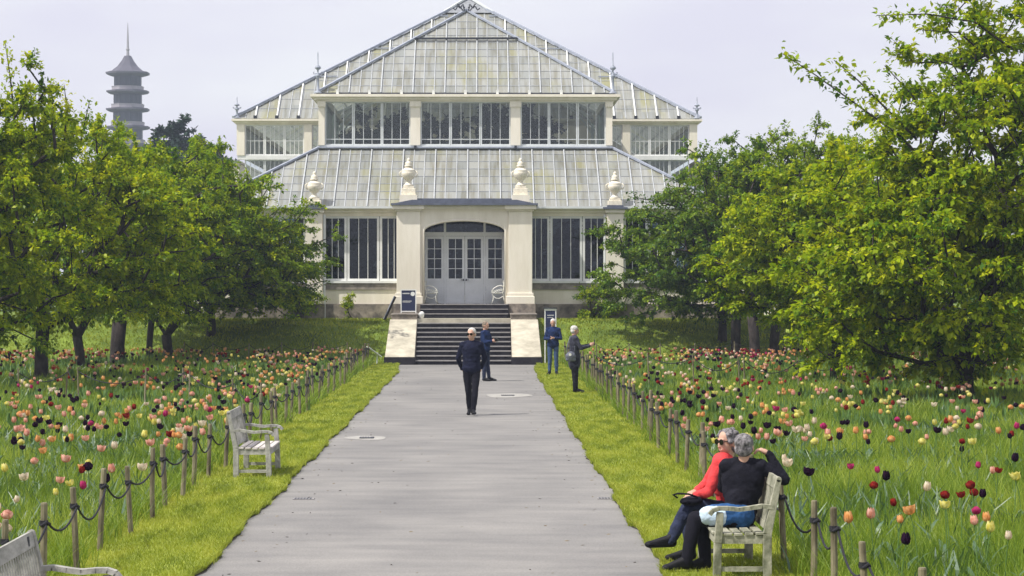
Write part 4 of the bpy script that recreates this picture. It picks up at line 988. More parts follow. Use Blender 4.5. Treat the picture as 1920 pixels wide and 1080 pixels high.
# 4 woman by the fence taking a picture
e4, V4, _ = person('white haired woman in long grey coat photographing tulips by the right fence', (WX(1077, 57.2), 57.2, .045), R(96), 1.64,
       dict(elL=(.20, -.16, 1.18), elR=(-.21, -.14, 1.17), wrL=(.08, -.40, 1.24), wrR=(-.06, -.38, 1.22), hdL=(-.1, -.9, .35), hdR=(.1, -.9, .35), hnL=(-1, 0, 0), hnR=(1, 0, 0), ankL=(.08, -.06, .085), toeL=(.10, -.25, .03)),
       top='greycoat', legs='black', hair='hairwhite', hairstyle='bob', head_rot=(R(6), 0, 0), bulk=1.10, coat=.66, vox=.011, legr=1.12, top_name='coat')
bpy.context.view_layer.update()
p = rel(e4, (.01, -.53, 1.30)); c_ = empty('phone', p, R(96), 'dark phone held up by the white haired woman in the grey coat', 'phone')
MB().box(-.04, .04, -.006, .006, -.07, .08).build('phone_case', M['lens'], c_, bevel=.003); MB().box(-.035, .035, .0062, .0075, -.062, .072).build('phone_screen', M['navy'], c_)
p = rel(e4, (-.19, .12, .98)); c_ = empty('handbag', p, R(96), 'grey handbag hanging behind the woman in the long grey coat', 'bag')
solid('bag_body', [ell_((0, 0, -.02), (.07, .13, .12)), cap_((0, -.08, -.1), (0, .08, -.1), .05)], .012, M['bagc'], c_)
MB().tube([(0, -.1, .04), (.02, -.10, .25), (.06, -.06, .44), (.07, 0, .47), (.02, .08, .25), (0, .1, .04)], .012, 6).build('strap', M['bagc'], c_, smooth=True)
MB().tube([(-.075, .03, .02), (-.082, .03, .02)], .035, 10).build('clasp', M['whiteiron'], c_)
# 5/6 seated couple; world coordinates relative to the empty at their feet, both mostly facing -x (towards the path)
YA = 21.25; e5l = (2.735, YA, .0)
person('woman in black top with cropped grey hair seated nearest on the right bench', e5l, 0, 1.75,
       dict(pelvis=(.06, .02, .53), waist=(.08, .03, .68), chest=(.09, .05, .86), shL=(-.06, .05, .98), shR=(.25, .01, .98), neck=(.09, .03, 1.01), head=(.10, .03, 1.155),
            hipL=(-.0, -.09, .52), hipR=(.0, .10, .52), kneeL=(-.36, -.10, .52), kneeR=(-.28, .06, .50), ankL=(-.44, -.14, .15), ankR=(-.26, -.06, .14),
            toeL=(-.62, -.16, .085), toeR=(-.42, -.08, .085), elL=(-.07, .24, .78), wrL=(-.05, .46, .74), hdL=(.2, 1, 0), hnL=(0, 0, -1),
            elR=(.46, .0, .86), wrR=(.33, .06, 1.09), hdR=(-.85, .1, .45), hnR=(-.2, .2, -1), curl=.7, tsR=-1),
       top='black', legs='black', hair='hairgrey', hairstyle='bob', head_rot=(R(4), 0, R(165)), bulk=1.12, vox=.0075, legs_name='tights', legr=1.05)
o5 = [o for o in bpy.data.objects if o.name.startswith('person')][-1]
solid('skirt', [cap_((.06, -.06, .535), (-.12, -.09, .545), .128, .110), cap_((.02, .08, .53), (-.20, .05, .535), .120, .095)], .009, M['denim'], o5)
solid('shirt_tail', [cap_((-.13, -.11, .543), (-.25, -.12, .543), .101, .089)], .009, M['palecloth'], o5)
YB = 21.85; e6l = (2.80, YB, .0)
person('woman in coral red jacket and sunglasses seated on the far side of the right bench', e6l, 0, 1.75,
       dict(pelvis=(.02, .02, .53), waist=(-.04, .02, .68), chest=(-.09, .01, .86), shL=(-.14, -.17, .98), shR=(-.11, .19, .98), neck=(-.07, .0, 1.02), head=(-.065, -.02, 1.165),
            hipL=(-.02, -.09, .52), hipR=(-.02, .10, .52), kneeL=(-.42, -.08, .60), kneeR=(-.42, .06, .48), ankL=(-.60, -.16, .28), ankR=(-.40, .04, .14),
            toeL=(-.80, -.18, .23), toeR=(-.60, .02, .085), elL=(-.25, -.20, .72), elR=(-.22, .25, .76), wrL=(-.36, -.01, .665), wrR=(-.34, .04, .70), hdL=(-.7, .6, -.1), hdR=(-.7, -.6, -.1), hnL=(0, 0, -1), hnR=(0, 0, -1)),
       top='red', legs='darkjeans', hair='hairgrey', hairstyle='curly', head_rot=(R(3), 0, R(-55)), glasses=True, bulk=1.05, vox=.0075, top_name='jacket', legs_name='jeans')
c_ = empty('handbag', (2.36, YA+.42, .63), 0, 'black handbag on the lap of the woman in the red jacket', 'bag')
solid('bag_body', [ell_((.02, 0, 0), (.10, .07, .04)), ell_((.08, 0, .005), (.06, .06, .04))], .009, M['black'], c_)
MB().tube([(-.10, 0, .03), (-.14, -.02, .06), (-.10, -.05, .075), (.0, -.06, .07), (.08, -.05, .04)], .009, 6).build('strap', M['black'], c_, smooth=True)

# ------------------------------------------------------------------ tulips
TC = {'dark purple': ((.012, .006, .016), (.035, .012, .035)), 'deep red': ((.16, .012, .014), (.34, .035, .025)), 'salmon pink': ((.66, .28, .20), (.84, .54, .44)),
      'soft orange': ((.66, .28, .09), (.82, .50, .22)), 'pale yellow': ((.66, .58, .10), (.78, .74, .32)), 'cream white': ((.66, .52, .38), (.82, .74, .60)), 'magenta': ((.35, .02, .10), (.55, .06, .20))}
def petalmat(name, c1, c2):
    m, t, o = newmat(name); L = t.links.new
    tc = t.nodes.new('ShaderNodeTexCoord'); n = t.nodes.new('ShaderNodeTexNoise'); n.inputs['Scale'].default_value = 22; L(tc.outputs['Object'], n.inputs[0])
    r = t.nodes.new('ShaderNodeValToRGB'); r.color_ramp.elements[0].color = (*c1, 1); r.color_ramp.elements[1].color = (*c2, 1); r.color_ramp.elements[0].position = .35; r.color_ramp.elements[1].position = .65
    L(n.outputs['Fac'], r.inputs[0]); d = t.nodes.new('ShaderNodeBsdfDiffuse'); tl = t.nodes.new('ShaderNodeBsdfTranslucent'); mx = t.nodes.new('ShaderNodeMixShader'); mx.inputs[0].default_value = .3
    L(r.outputs[0], d.inputs[0]); L(r.outputs[0], tl.inputs[0]); L(d.outputs[0], mx.inputs[1]); L(tl.outputs[0], mx.inputs[2]); L(mx.outputs[0], o.inputs[0]); return m
tcols = list(TC); PM = {k: petalmat('petal_'+k.replace(' ', '_'), *TC[k]) for k in tcols}
def flower_geo(form):
    """returns verts, faces for a tulip flower, base at origin"""
    V = []; F = []; q = random.Random(form)
    for layer in range(2 if form != 2 else 3):
        n = 3 if form != 2 else 5
        for i in range(n):
            a = 2*math.pi*i/n+layer*math.pi/n+q.uniform(-.15, .15)
            if form == 0: prof = [(.006, 0, .012), (.030, .016, .025), (.037, .042, .029), (.034, .072, .022), (.030, .100, .002)]
            elif form == 1: prof = [(.006, 0, .012), (.036, .014, .030), (.052, .040, .036), (.060, .066, .028), (.066, .082, .004)]
            else: prof = [(.006, 0, .012), (.034, .010, .026), (.050-.010*layer, .032+.008*layer, .032), (.054-.014*layer, .054+.01*layer, .030), (.050-.016*layer, .070+.01*layer, .012)]
            o = len(V); s = 1-.07*layer; ca, sa = math.cos(a), math.sin(a)
            for r, z, w in prof:
                r *= s; z += q.uniform(-.003, .003)
                for t in (-1, 0, 1): rr_ = r*(1-.16*abs(t)); V.append((ca*rr_-sa*w*t, sa*rr_+ca*w*t, z))
            for k in range(len(prof)-1):
                for t in range(2): b = o+k*3+t; F.append((b, b+1, b+4, b+3))
    return V, F
FG = [flower_geo(i) for i in range(3)]
FM = {}
for cn in tcols:
    for f in range(3):
        me = bpy.data.meshes.new('tulip_flower'); me.from_pydata(FG[f][0], [], FG[f][1]); me.polygons.foreach_set('use_smooth', [True]*len(FG[f][1])); me.materials.append(PM[cn]); FM[cn, f] = me
def stem_geo(seed):
    q = random.Random(seed); bx, by = q.uniform(-.05, .05), q.uniform(-.05, .05); m = MB()
    m.tube([(bx*(t*t-1), by*(t*t-1), -.50+.50*t+.0) for t in [i/5 for i in range(6)]], [.006, .0055, .005, .005, .0045, .0045], 5); return m
SM = []; LM = []
for s in range(4):
    m = stem_geo(s); o = m.build('t', M['stem']); SM.append(o.data); bpy.data.objects.remove(o)
    q = random.Random(s+20); V = []; F = []
    for i in range(3):
        a = i*2.1+q.uniform(-.4, .4); L_ = q.uniform(.26, .34); ca, sa = math.cos(a), math.sin(a); o_ = len(V)
        for k in range(6):
            t = k/5; r = .01+.17*t**1.6*(L_/.3); z = -.50+L_*(t-.25*t**3); w = .028*math.sin(math.pi*min(1, t*.85+.12))+.001
            V += [(ca*r-sa*w, sa*r+ca*w, z), (ca*(r-.006), sa*(r-.006), z-.006), (ca*r+sa*w, sa*r-ca*w, z)]
        for k in range(5):
            for t in range(2): b = o_+k*3+t; F.append((b, b+1, b+4, b+3))
    me = bpy.data.meshes.new('tulip_leaves'); me.from_pydata(V, [], F); me.materials.append(M['tulipleaf'])
    at = me.attributes.new('tint', 'FLOAT', 'POINT'); at.data.foreach_set('value', [q.uniform(.3, .9) for _ in V]); LM.append(me)
T = []
tr_ = random.Random(21)
def inview(x, y): px = VPX+(x-CX)*FPX/y; return -60 < px < 1980
def colour_pick(side, y):
    w = {'dark purple': .24, 'deep red': .09, 'salmon pink': .22, 'soft orange': .15, 'pale yellow': .16, 'cream white': .12, 'magenta': .02}
    if y > 68 and side < 0: w['soft orange'] = .3; w['dark purple'] = .2
    return tr_.choices(list(w), list(w.values()))[0]
trunks_xy = []
for side in (-1, 1):
    n_cl = 430
    for i in range(n_cl):
        y = 17+63.0*(tr_.random()**.62)
        wmax = (.215*y-.45) if side < 0 else (.235*y+.45)
        inner = 3.55
        if wmax < inner+.3: continue
        x = side*(inner+(wmax-inner)*tr_.random()**1.15)
        k = tr_.choices([1, 2, 3, 6], [.5, .25, .15, .10])[0] if y < 60 else tr_.choices([1, 2, 4, 7], [.35, .3, .2, .15])[0]
        cn = colour_pick(side, y)
        for j in range(k):
            xx, yy = x+tr_.gauss(0, .16), y+tr_.gauss(0, .25)
            if abs(xx) < 3.5 or not inview(xx, yy) or yy > 80.5 or (yy < 31 and tr_.random() < .66): continue
            T.append((xx, yy, cn if tr_.random() < .6 else colour_pick(side, y), tr_.choice([0, 0, 1, 2]), side))
# dense clumps as in the photo
def clump(px, Y, n, cols, sx=.5, sy=.9):
    x0 = WX(px, Y)
    for i in range(int(n*.85)):
        xx, yy = x0+tr_.gauss(0, sx), Y+tr_.gauss(0, sy)
        if abs(xx) < 3.45 or yy > 80.6: continue
        T.append((xx, yy, tr_.choice(cols), tr_.choice([0, 0, 1, 2]), -1 if xx < 0 else 1))
DP, DR, SP, SO, PY, CW, MG = tcols
clump(40, 74, 45, [SP, SO, DR, PY, CW], 1.0, 2.2); clump(200, 76, 30, [SP, SO, CW, DR], .7, 1.6); clump(600, 62, 28, [SO, SP, DP, PY], .35, 3)
clump(570, 68, 26, [SO, DP, PY], .8, 2); clump(345, 41.5, 16, [SO, SP, PY, CW, DP], .4, .8); clump(1350, 76, 60, [DR, MG, SP, CW], .7, 1.8); clump(1430, 77, 40, [DR, SP, CW, SO], .8, 1.5)
clump(1200, 76, 60, [SO, PY, SP, DP, DR], 1.4, 2); clump(1230, 47, 30, [DP, DR, SP, DP, CW], .5, 4); clump(1290, 43, 26, [DP, DP, SP, DR], .5, 2.5); clump(700-60, 55, 14, [DP, SO, MG], .5, 2)
clump(1600, 47, 26, [DR, PY, SO, CW], 1.5, 3); clump(1600, 21.5, 6, [SP, SO, DR], .25, .5); clump(1880, 26, 7, [SP, DR, MG], .3, .5); clump(55, 37, 12, [SO, SP, DP], .5, 1.5)
clump(1800, 21, 8, [DR, DP, PY, CW], .5, 1.0); clump(1720, 24, 9, [DR, DP, MG], .6, 1.2); clump(1850, 33, 12, [PY, SO, DR], .9, 1.6)
T.sort(key=lambda t: t[1])
NEAR = T[:300]; FAR = T[300:]
zone = {-1: 'left', 1: 'right'}; form = ['closed', 'open', 'full double']
for x, y, cn, f, sd_ in NEAR:
    h = tr_.uniform(.40, .58)+.04; sc = tr_.uniform(.72, 1.1); rz = tr_.uniform(0, 6.28)
    t = empty('tulip', (x, y, 0), rz)
    dist = 'nearest rows' if y < 28 else ('front half' if y < 40 else 'middle')
    tag(t, f'{form[f]} {cn} tulip in the {dist} of the {zone[sd_]} meadow', 'tulip', f'{form[f]} {cn} tulips in the {dist} of the {zone[sd_]} meadow')
    st = bpy.data.objects.new('stem', SM[tr_.randrange(4)]); st.location = (0, 0, h); COL.objects.link(st); st.parent = t
    fo = bpy.data.objects.new('flower', FM[cn, f]); fo.location = (0, 0, h-.005); fo.scale = (sc, sc, sc); fo.rotation_euler = (tr_.uniform(-.25, .25), tr_.uniform(-.25, .25), 0); COL.objects.link(fo); fo.parent = t
    lf = bpy.data.objects.new('leaves', LM[tr_.randrange(4)]); lf.location = (0, 0, .50); COL.objects.link(lf); lf.parent = t
m = MB(); leafV = []
for x, y, cn, f, sd_ in FAR:
    h = tr_.uniform(.38, .56)+gz(y); sc = tr_.uniform(.62, 1.0); a = tr_.uniform(0, 6.28); ca, sa = math.cos(a)*sc, math.sin(a)*sc; V, F = FG[f]
    m.add([(x+ca*p[0]-sa*p[1], y+sa*p[0]+ca*p[1], h+p[2]*sc) for p in V], F, tcols.index(cn))
    m.add([(x-.004, y, h-.4), (x+.004, y, h-.4), (x+.004, y, h+.01), (x-.004, y, h+.01)], [(0, 1, 2, 3)], 7)
    for k in range(3):
        b = tr_.uniform(0, 6.28); L_ = tr_.uniform(.05, .12); dx, dy = math.cos(b)*L_, math.sin(b)*L_; z0 = h-.40; w = .022
        m.add([(x-w, y, z0), (x+w, y, z0), (x+dx+w, y+dy, z0+.16), (x+dx, y+dy, z0+.28), (x+dx-w, y+dy, z0+.16)], [(0, 1, 2, 3, 4)], 8)
me = bpy.data.meshes.new('distant_tulips'); me.from_pydata(m.v, [], m.f); me.polygons.foreach_set('material_index', m.m); me.polygons.foreach_set('use_smooth', [True]*len(m.f))
tag(link_mesh('distant_tulips', me, [PM[k] for k in tcols]+[M['stem'], M['stem']]), 'mass of mixed tulips filling the far half of the meadow on both sides', 'tulips', None, 'stuff')
# small yellow shrub against the plinth
# ------------------------------------------------------------------ trees
def leaves(name, C_, n_per, spread, flat, size, mat, parent, seed, up=.0, outward=None, droop=.25):
    r = np.random.default_rng(seed); k = len(C_); n = k*n_per
    c0 = np.repeat(C_, n_per, 0); v = r.normal(0, 1, (n, 3)); v /= np.linalg.norm(v, axis=1)[:, None]; v *= (r.uniform(0, 1, n)**.45)[:, None]
    sp = np.repeat(r.uniform(.7, 1.25, k), n_per)*spread
    P = c0+v*np.stack([sp, sp, sp*flat], 1)
    P[:, 2] -= .10*(v[:, 0]**2+v[:, 1]**2)*sp
    return P
def leaf_quads(P, D, size, r, width=.62):
    n = len(P); D = D/np.linalg.norm(D, axis=1)[:, None]
    N = np.stack([r.normal(0, .42, n), r.normal(0, .42, n), np.ones(n)], 1); S_ = np.cross(D, N); S_ /= np.linalg.norm(S_, axis=1)[:, None]+1e-9; Nn = np.cross(S_, D)
    L = (size*r.uniform(.45, 1.40, n))[:, None]; Wd = L*width*.5
    V = np.empty((n, 4, 3), dtype=np.float32)
    V[:, 0] = P; V[:, 1] = P+D*L*.48+S_*Wd+Nn*L*.08; V[:, 2] = P+D*L-Nn*L*.12; V[:, 3] = P+D*L*.48-S_*Wd+Nn*L*.08
    return V.reshape(-1, 3)
def tree(name, label, base, fork_h, trunk_r, ells, n_t, size=.11, per=16, seed=1, mat='leaf_mid', group='cherry trees of the two rows', cat='tree', zmin=1.3, shoots=(), twig_r=True, limbs=None, flat=.22, shift=0.0, sp=.42, up_shoots=.12, bark='bark', layer=.72):
    q = random.Random(seed); r = np.random.default_rng(seed)
    bx, by = base; bz = gz(by)
    e = empty(name, (bx, by, bz), 0, label, cat, group)
    O = np.array([bx, by, bz])
    # targets
    vol = [a[1][0]*a[1][1]*a[1][2] for a in ells]; Tt = []; Z0 = zmin+bz
    while len(Tt) < n_t:
        c_, rad = q.choices(ells, vol)[0]
        d = Vector((q.gauss(0, 1), q.gauss(0, 1), q.gauss(0, 1))).normalized()*(q.random()**.24)
        lump = 1+.17*math.sin(d.x*5+seed+d.z*3)+.15*math.sin(d.y*6+seed*2+d.z*4)+.10*math.sin(d.x*11+d.z*9)
        p = (c_[0]+d.x*rad[0]*lump, c_[1]+d.y*rad[1]*lump, c_[2]+d.z*rad[2]*lump)
        rd_ = .38*math.hypot(p[0]-bx, p[1]-by); p = (p[0], p[1], round((p[2]-rd_+.2*math.sin(p[0]*1.3+seed))/layer)*layer+rd_-.2*math.sin(p[0]*1.3+seed)+q.gauss(0, .09))
        if p[2] < Z0+q.uniform(0, .4): continue
        Tt.append(p)
    Tt = np.array(Tt); fork = np.array([bx+q.uniform(-.1, .1), by, bz+fork_h])
    nodes = [np.array([bx, by, bz-.1]), np.array([bx+q.uniform(-.03, .03), by, bz+fork_h*.5]), fork]; par = [-1, 0, 1]; pl = [0, 0, 0]
    NP = np.zeros((n_t*9+500, 3)); PLn = np.zeros(n_t*9+500); NP[:3] = nodes; cnt = 3; start = 2
    order = np.argsort(np.linalg.norm(Tt-fork, axis=1)); tips = []
    for ti in order:
        t = Tt[ti]; d = np.linalg.norm(NP[start:cnt]-t, axis=1)+.33*PLn[start:cnt]; i = int(np.argmin(d))+start
        a = NP[i].copy(); L = np.linalg.norm(t-a); k = max(1, min(7, int(L/.45))); prev = i
        for s in range(1, k+1):
            u = s/k; p = a+(t-a)*u; p[2] += (.10*L)*math.sin(math.pi*u)*(1 if t[2] > a[2]-.3 else -.2); p += r.normal(0, .035, 3)*(1 if s < k else 0)
            if cnt >= len(NP): break
            NP[cnt] = p; PLn[cnt] = PLn[prev]+np.linalg.norm(p-NP[prev]); par.append(prev); prev = cnt; cnt += 1
        tips.append(prev)
    w = np.zeros(cnt); w[tips] += 1
    for i in range(cnt-1, 0, -1): w[par[i]] += w[i]
    rad = trunk_r*(np.maximum(w, 1)/w[0])**.43; rad = np.maximum(rad, .007)
    rad[2] = trunk_r*.92; rad[1] = trunk_r*.95; rad[0] = trunk_r*1.25
    m = MB(); mt = MB()
    mt.tube([NP[0]-O, NP[0]*.9+NP[1]*.1-O, NP[1]-O, NP[2]-O], [trunk_r*1.45, trunk_r*1.12, trunk_r*.96, trunk_r*.98], 12)
    for i in range(3, cnt):
        a, b = NP[par[i]], NP[i]; ra = min(rad[par[i]], rad[i]*1.6); m_ = m
        m_.tube([Vector(a-O), Vector(b-O)], [ra, rad[i]], 6 if rad[i] > .04 else 4, cap=False)
    mt.build('trunk', M[bark], e, smooth=True)
    m.build('branches', M[bark], e, smooth=True)
    # leaf sprays along twigs round every tip
    cen = np.mean(Tt, 0); PP = []; DD = []; tw = MB()
    pts = NP[np.array(tips)]; extra = NP[3:cnt][rad[3:cnt] < .03]
    ne = int(n_t*.45)
    if len(extra) > ne: extra = extra[r.choice(len(extra), ne, replace=False)]
    anchors = np.concatenate([pts, extra])
    ntw = 5
    for ai, c_ in enumerate(anchors):
        out_ = c_-cen; out_[2] *= .2; out_ /= np.linalg.norm(out_)+1e-6
        for k in range(ntw if ai < len(pts) else 3):
            if q.random() < up_shoots and c_[2] > cen[2]: d = np.array([q.gauss(0, .25), q.gauss(0, .25), 1.0]); Lt = sp*q.uniform(.9, 1.7)
            else: d = out_*.8+np.array([q.gauss(0, .8), q.gauss(0, .8), q.gauss(.02, flat*.6)]); Lt = sp*q.uniform(.6, 1.5)
            d /= np.linalg.norm(d); nl = max(3, int(per*1.5*Lt/sp))
            tt_ = r.uniform(.08, 1.02, nl); P = c_+d*(tt_*Lt)[:, None]; P[:, 2] += -.22*Lt*tt_**2; P += r.normal(0, .035, (nl, 3))
            ld = d*.55+r.normal(0, .6, (nl, 3)); ld[:, 2] -= .35; PP.append(P); DD.append(ld)
            if twig_r: tw.tube([Vector(c_-O), Vector(c_+d*Lt*.5+np.array([0, 0, -.055*Lt])-O), Vector(c_+d*Lt+np.array([0, 0, -.22*Lt])-O)], [.007, .005, .003], 3, cap=False)
    for poly in shoots:     # long leafy shoots (world points)
        pl_ = [Vector(p) for p in poly]; tw.tube([p-Vector(O) for p in pl_], [.03-.022*i/(len(pl_)-1) for i in range(len(pl_))], 5, cap=False)
        for a, b in zip(pl_[:-1], pl_[1:]):
            L = (b-a).length; nl = int(L*95*(.11/size)); u = r.uniform(0, 1, nl)[:, None]; P = np.array(a)+(np.array(b)-np.array(a))*u+r.normal(0, .09, (nl, 3))
            ld = np.array((b-a).normalized())*.6+r.normal(0, .7, (nl, 3)); ld[:, 2] -= .2; PP.append(P); DD.append(ld)
    if tw.v: tw.build('twigs', M[bark], e)
    P = np.concatenate(PP)-O; D = np.concatenate(DD); n = len(P)
    V = leaf_quads(P, D, size, r)
    grp = np.concatenate([np.full(len(p), r.normal(0, .20)) for p in PP])
    tint = np.clip(.5+grp+r.normal(0, .17, n), 0, 1)
    np_mesh('crown', V, 4, np.repeat(tint, 4), M[mat], e)
    return n
def W3(px, py, Y): return (WX(px, Y), Y, WZ(py, Y))
def E(px, py, Y, rx, rz, dy=None):   # ellipsoid given by picture size at depth Y
    k = Y/FPX; return (W3(px, py, Y), (rx*k, (rx*k*.8 if dy is None else dy), rz*k))
NL = 0
# --- left row
NL += tree('cherry_tree', 'cherry tree at the left edge of the photo with tall upright sprays above it', (WX(-70, 56), 56), 1.5, .20,
     [E(-60, 400, 56, 190, 220), E(10, 290, 56, 120, 120), E(0, 560, 56, 130, 60)], 300, .115, 17, 3, 'leaf_bright', shoots=[[W3(30, 230, 56), W3(22, 150, 56), W3(12, 80, 56)], [W3(70, 260, 56), W3(62, 200, 56), W3(58, 150, 56)], [W3(95, 270, 57), W3(102, 210, 57), W3(98, 158, 57)], [W3(120, 280, 57), W3(128, 210, 57), W3(122, 160, 57)]], up_shoots=.25)
NL += tree('cherry_tree', 'cherry tree with a dark trunk in front on the left, limb rising to the right', (WX(80, 62.9), 62.9), 1.55, .185,
     [E(120, 430, 62.9, 240, 170), E(110, 330, 62.9, 160, 100), E(300, 480, 62.9, 110, 100), E(120, 550, 62.9, 230, 50)], 450, .115, 15, 5, 'leaf_bright', zmin=1.6, shoots=[[W3(150, 290, 62), W3(158, 240, 62), W3(170, 190, 62)]], up_shoots=.22)
NL += tree('cherry_tree', 'cherry tree with a forked trunk, second trunk from the left in the meadow', (WX(152, 72.9), 72.9), 1.1, .155,
     [E(200, 450, 72.9, 180, 160), E(220, 330, 72.9, 130, 85), E(220, 560, 72.9, 150, 50)], 300, .115, 13, 7, 'leaf_mid', zmin=1.6, up_shoots=.2)
NL += tree('cherry_tree', 'cherry tree with a short thick trunk, third trunk from the left in the meadow', (WX(222, 76), 76), 1.5, .24,
     [E(290, 450, 76, 180, 150), E(300, 345, 76, 120, 75)], 290, .115, 13, 9, 'leaf_mid', zmin=1.6, up_shoots=.2)
NL += tree('cherry_tree', 'cherry tree with a slim trunk between two thicker ones on the left', (WX(280, 80), 80), 1.5, .11,
     [E(340, 450, 80, 160, 140), E(335, 345, 80, 115, 65)], 250, .115, 13, 11, 'leaf_mid', zmin=1.6, up_shoots=.2)
NL += tree('cherry_tree', 'cherry tree whose trunk splits low into a wide fork near the left bank', (WX(316, 80.5), 80.5), .95, .17,
     [E(400, 470, 80.5, 180, 130), E(400, 370, 80.5, 115, 62), E(490, 490, 80.5, 95, 95)], 360, .115, 13, 13, 'leaf_mid', zmin=1.35)
NL += tree('cherry_tree', 'rightmost cherry tree of the left row, its branches reaching over the glasshouse wall', (WX(397, 83), 83), .7, .16,
     [E(450, 500, 83, 150, 100), E(510, 500, 83, 85, 85)], 300, .11, 13, 15, 'leaf_dark', zmin=.9,
     shoots=[[W3(500, 430, 82), W3(540, 410, 82), W3(580, 385, 82), W3(640, 384, 82)][:3], [W3(540, 520, 82), W3(580, 535, 82), W3(615, 525, 82)]])
# --- right row
NL += tree('cherry_tree', 'large cherry tree nearest on the right, with long leafy shoots against the sky', (WX(1812, 50.8), 50.8), 1.15, .21,
     [E(1800, 520, 50.8, 300, 190), E(1900, 330, 50.8, 260, 210), E(1950, 120, 50.8, 190, 170), E(1600, 570, 50.8, 130, 120), E(1700, 400, 50.8, 130, 130), E(1700, 600, 50.8, 190, 80)], 680, .135, 14, 21, 'leaf_bright', zmin=.8,
     shoots=[[W3(1760, 330, 50), W3(1690, 255, 50), W3(1600, 190, 50), W3(1530, 140, 50), W3(1468, 100, 50)], [W3(1720, 260, 50), W3(1650, 190, 50), W3(1610, 150, 50), W3(1565, 112, 50)],
             [W3(1760, 250, 50), W3(1710, 175, 50), W3(1660, 122, 50)], [W3(1900, 90, 50), W3(1830, 40, 50), W3(1740, 25, 50), W3(1645, 28, 50)], [W3(1860, 110, 50), W3(1800, 60, 50), W3(1730, 55, 50)], [W3(1860, 200, 50), W3(1810, 165, 50), W3(1760, 150, 50)],
             [W3(1830, 180, 50), W3(1780, 130, 50)]], sp=.5)
NL += tree('cherry_tree', 'bright yellow green cherry tree left of the large near one', (WX(1570, 62), 62), 1.2, .17,
     [E(1560, 490, 62, 210, 140), E(1590, 370, 62, 140, 90), E(1450, 510, 62, 110, 78), E(1590, 600, 62, 120, 75)], 470, .12, 15, 23, 'leaf_bright', zmin=.75, up_shoots=.2)
NL += tree('cherry_tree', 'dark cherry tree spreading low over the right bank nearest the glasshouse steps', (WX(1355, 82.5), 82.5), 1.1, .15,
     [E(1255, 485, 82.5, 120, 105), E(1330, 440, 82.5, 150, 115), E(1290, 560, 82.5, 120, 50)], 380, .115, 14, 25, 'leaf_dark', zmin=.75, shoots=[[W3(1300, 560, 82), W3(1230, 580, 82), W3(1160, 603, 82)], [W3(1280, 390, 82), W3(1220, 375, 82), W3(1178, 368, 82)]])
NL += tree('cherry_tree', 'cherry tree on the second trunk of the close group right of the bank', (WX(1381, 80.5), 80.5), 1.7, .17,
     [E(1400, 430, 80.5, 160, 140), E(1420, 320, 80.5, 105, 65)], 290, .115, 14, 27, 'leaf_dark', zmin=1.7, up_shoots=.2)
NL += tree('cherry_tree', 'cherry tree on the third and thickest trunk of the close group on the right', (WX(1416, 79), 79), 1.7, .18,
     [E(1490, 430, 79, 170, 150), E(1500, 320, 79, 110, 70)], 290, .115, 14, 29, 'leaf_mid', zmin=1.7, up_shoots=.22)
NL += tree('cherry_tree', 'cherry tree on the fourth trunk of the close group, half behind bright foliage', (WX(1452, 79.5), 79.5), 1.6, .17,
     [E(1600, 400, 79.5, 160, 130)], 170, .10, 14, 31, 'leaf_mid', zmin=1.6)
NL += tree('cherry_tree', 'cherry tree mostly hidden behind the large near one at the right edge', (WX(1760, 74), 74), 1.6, .17,
     [E(1760, 430, 74, 200, 150)], 220, .10, 14, 33, 'leaf_mid', zmin=1.3)
NL += tree('cherry_tree', 'cherry tree at the far right edge behind the large near one', (WX(1960, 66), 66), 1.6, .17,
     [E(1960, 430, 66, 190, 170)], 170, .10, 14, 35, 'leaf_mid', zmin=1.2)
# distant dark conifers beside the pagoda
NL += tree('conifer', 'dark blue green conical conifer between the pagoda and the cedar', (WX(305, 190), 190), 3, .4,
     [E(305, 320, 190, 24, 72, 1.2), E(305, 360, 190, 60, 70, 2.5)], 110, .32, 16, 41, 'cedar', group='distant conifers', zmin=1, sp=.7, twig_r=False, up_shoots=0)
NL += tree('cedar_tree', 'wide dark cedar with layered boughs left of the glasshouse', (WX(350, 200), 200), 4, .6,
     [E(345, 305, 200, 44, 56, 3), E(388, 310, 200, 46, 26, 3), E(372, 350, 200, 85, 58, 5)], 260, .42, 20, 43, 'cedar', group='distant conifers', zmin=1, sp=.95, flat=.10, twig_r=False, up_shoots=0)
# background trees that close the gaps under the rows
for i, (px, Y, rx, top, sd_, lb) in enumerate(((-60, 120, 190, 350, 51, 'broad dark tree far behind the left edge of the cherry row'), (120, 125, 160, 360, 52, 'dark tree far behind the forked cherry on the left'), (300, 118, 130, 400, 53, 'dark tree behind the low forked cherry near the glasshouse'),
      (1500, 120, 150, 400, 55, 'dark tree behind the close group of trunks on the right'), (1720, 115, 170, 350, 56, 'dark tree behind the hidden cherry on the right'), (1930, 120, 160, 340, 57, 'dark tree at the far right background'))):
    NL += tree('background_tree', lb, (WX(px, Y), Y), 1.2, .25, [E(px, (top+590)/2, Y, rx, (600-top)/2)], 150, .22, 16, sd_, 'leaf_dark', group='trees behind the cherry rows', zmin=.5, sp=.7, twig_r=False)
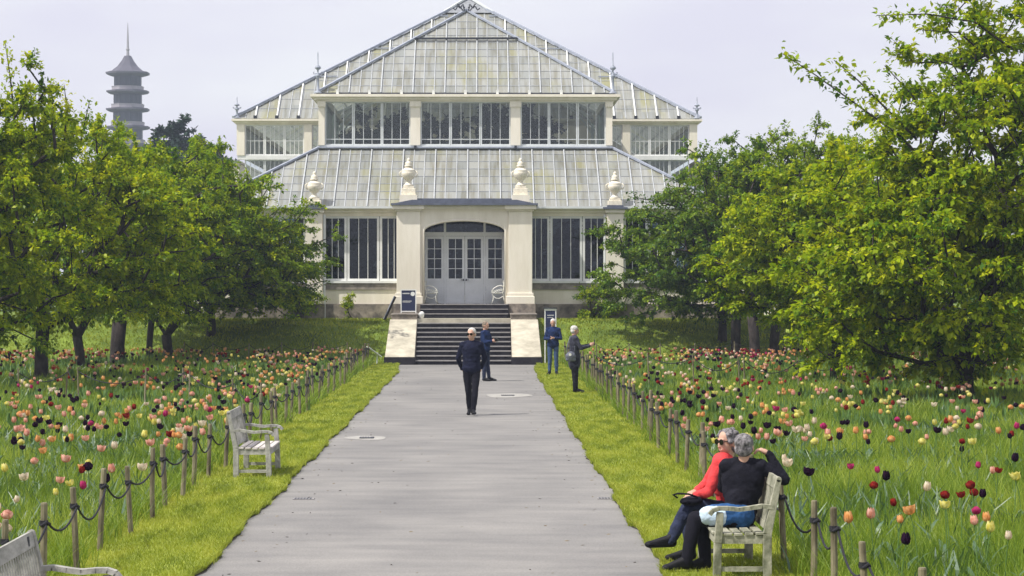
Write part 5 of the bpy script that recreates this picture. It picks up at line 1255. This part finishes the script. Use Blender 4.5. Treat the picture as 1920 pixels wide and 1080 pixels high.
# indoor planting seen through the glass
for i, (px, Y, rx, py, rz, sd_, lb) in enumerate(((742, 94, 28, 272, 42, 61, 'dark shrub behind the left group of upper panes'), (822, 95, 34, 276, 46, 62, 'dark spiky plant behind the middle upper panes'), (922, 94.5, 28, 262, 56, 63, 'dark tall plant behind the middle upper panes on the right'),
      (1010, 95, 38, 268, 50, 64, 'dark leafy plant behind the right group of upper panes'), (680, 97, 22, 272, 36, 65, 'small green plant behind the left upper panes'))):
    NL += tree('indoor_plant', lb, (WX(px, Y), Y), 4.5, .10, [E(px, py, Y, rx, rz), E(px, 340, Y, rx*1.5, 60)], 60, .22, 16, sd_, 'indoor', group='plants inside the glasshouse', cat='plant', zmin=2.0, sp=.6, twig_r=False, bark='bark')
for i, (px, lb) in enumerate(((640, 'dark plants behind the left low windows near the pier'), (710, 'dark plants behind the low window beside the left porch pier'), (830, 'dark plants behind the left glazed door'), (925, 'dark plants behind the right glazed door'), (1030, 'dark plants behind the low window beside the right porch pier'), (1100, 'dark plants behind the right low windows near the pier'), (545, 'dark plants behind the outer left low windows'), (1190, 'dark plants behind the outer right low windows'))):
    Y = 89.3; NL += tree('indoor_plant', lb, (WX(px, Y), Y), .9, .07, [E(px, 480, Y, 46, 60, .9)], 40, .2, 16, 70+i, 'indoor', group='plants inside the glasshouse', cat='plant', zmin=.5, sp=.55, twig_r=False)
# small yellow shrub against the plinth
tree('shrub', 'small yellow green shrub at the foot of the left plinth', (WX(655, 86.0), 86.0), .12, .02, [E(655, 587, 86.0, 8, 9, .12)], 14, .07, 9, 90, 'leaf_bright', group=None, cat='shrub', zmin=.05, sp=.12)
for px, sdd, lb in ((560, 91, 'low green shrub at the wall foot left of the outer pier'), (1120, 92, 'pale green shrub climbing the plinth right of the totem sign')):
    tree('shrub', lb, (WX(px, 85.9), 85.9), .2, .03, [E(px, 575, 85.9, 32, 26, .3)], 60, .08, 12, sdd, 'leaf_mid', group=None, cat='shrub', zmin=.1, sp=.25)
print('leaves', NL, 'tulips', len(T))
# ------------------------------------------------------------------ haze
hb = MB().box(-230, 230, -12, 640, -1.2, 62).build('haze', None)
hm = bpy.data.materials.new('haze_air'); hm.use_nodes = True; t = hm.node_tree; t.nodes.clear(); o = t.nodes.new('ShaderNodeOutputMaterial'); v = t.nodes.new('ShaderNodeVolumePrincipled')
v.inputs['Color'].default_value = (.72, .82, 1.0, 1); v.inputs['Density'].default_value = .0005; v.inputs['Anisotropy'].default_value = .2
t.links.new(v.outputs[0], o.inputs['Volume']); hb.data.materials.append(hm); tag(hb, 'thin pale haze in the air over the gardens', 'haze', None, 'stuff')
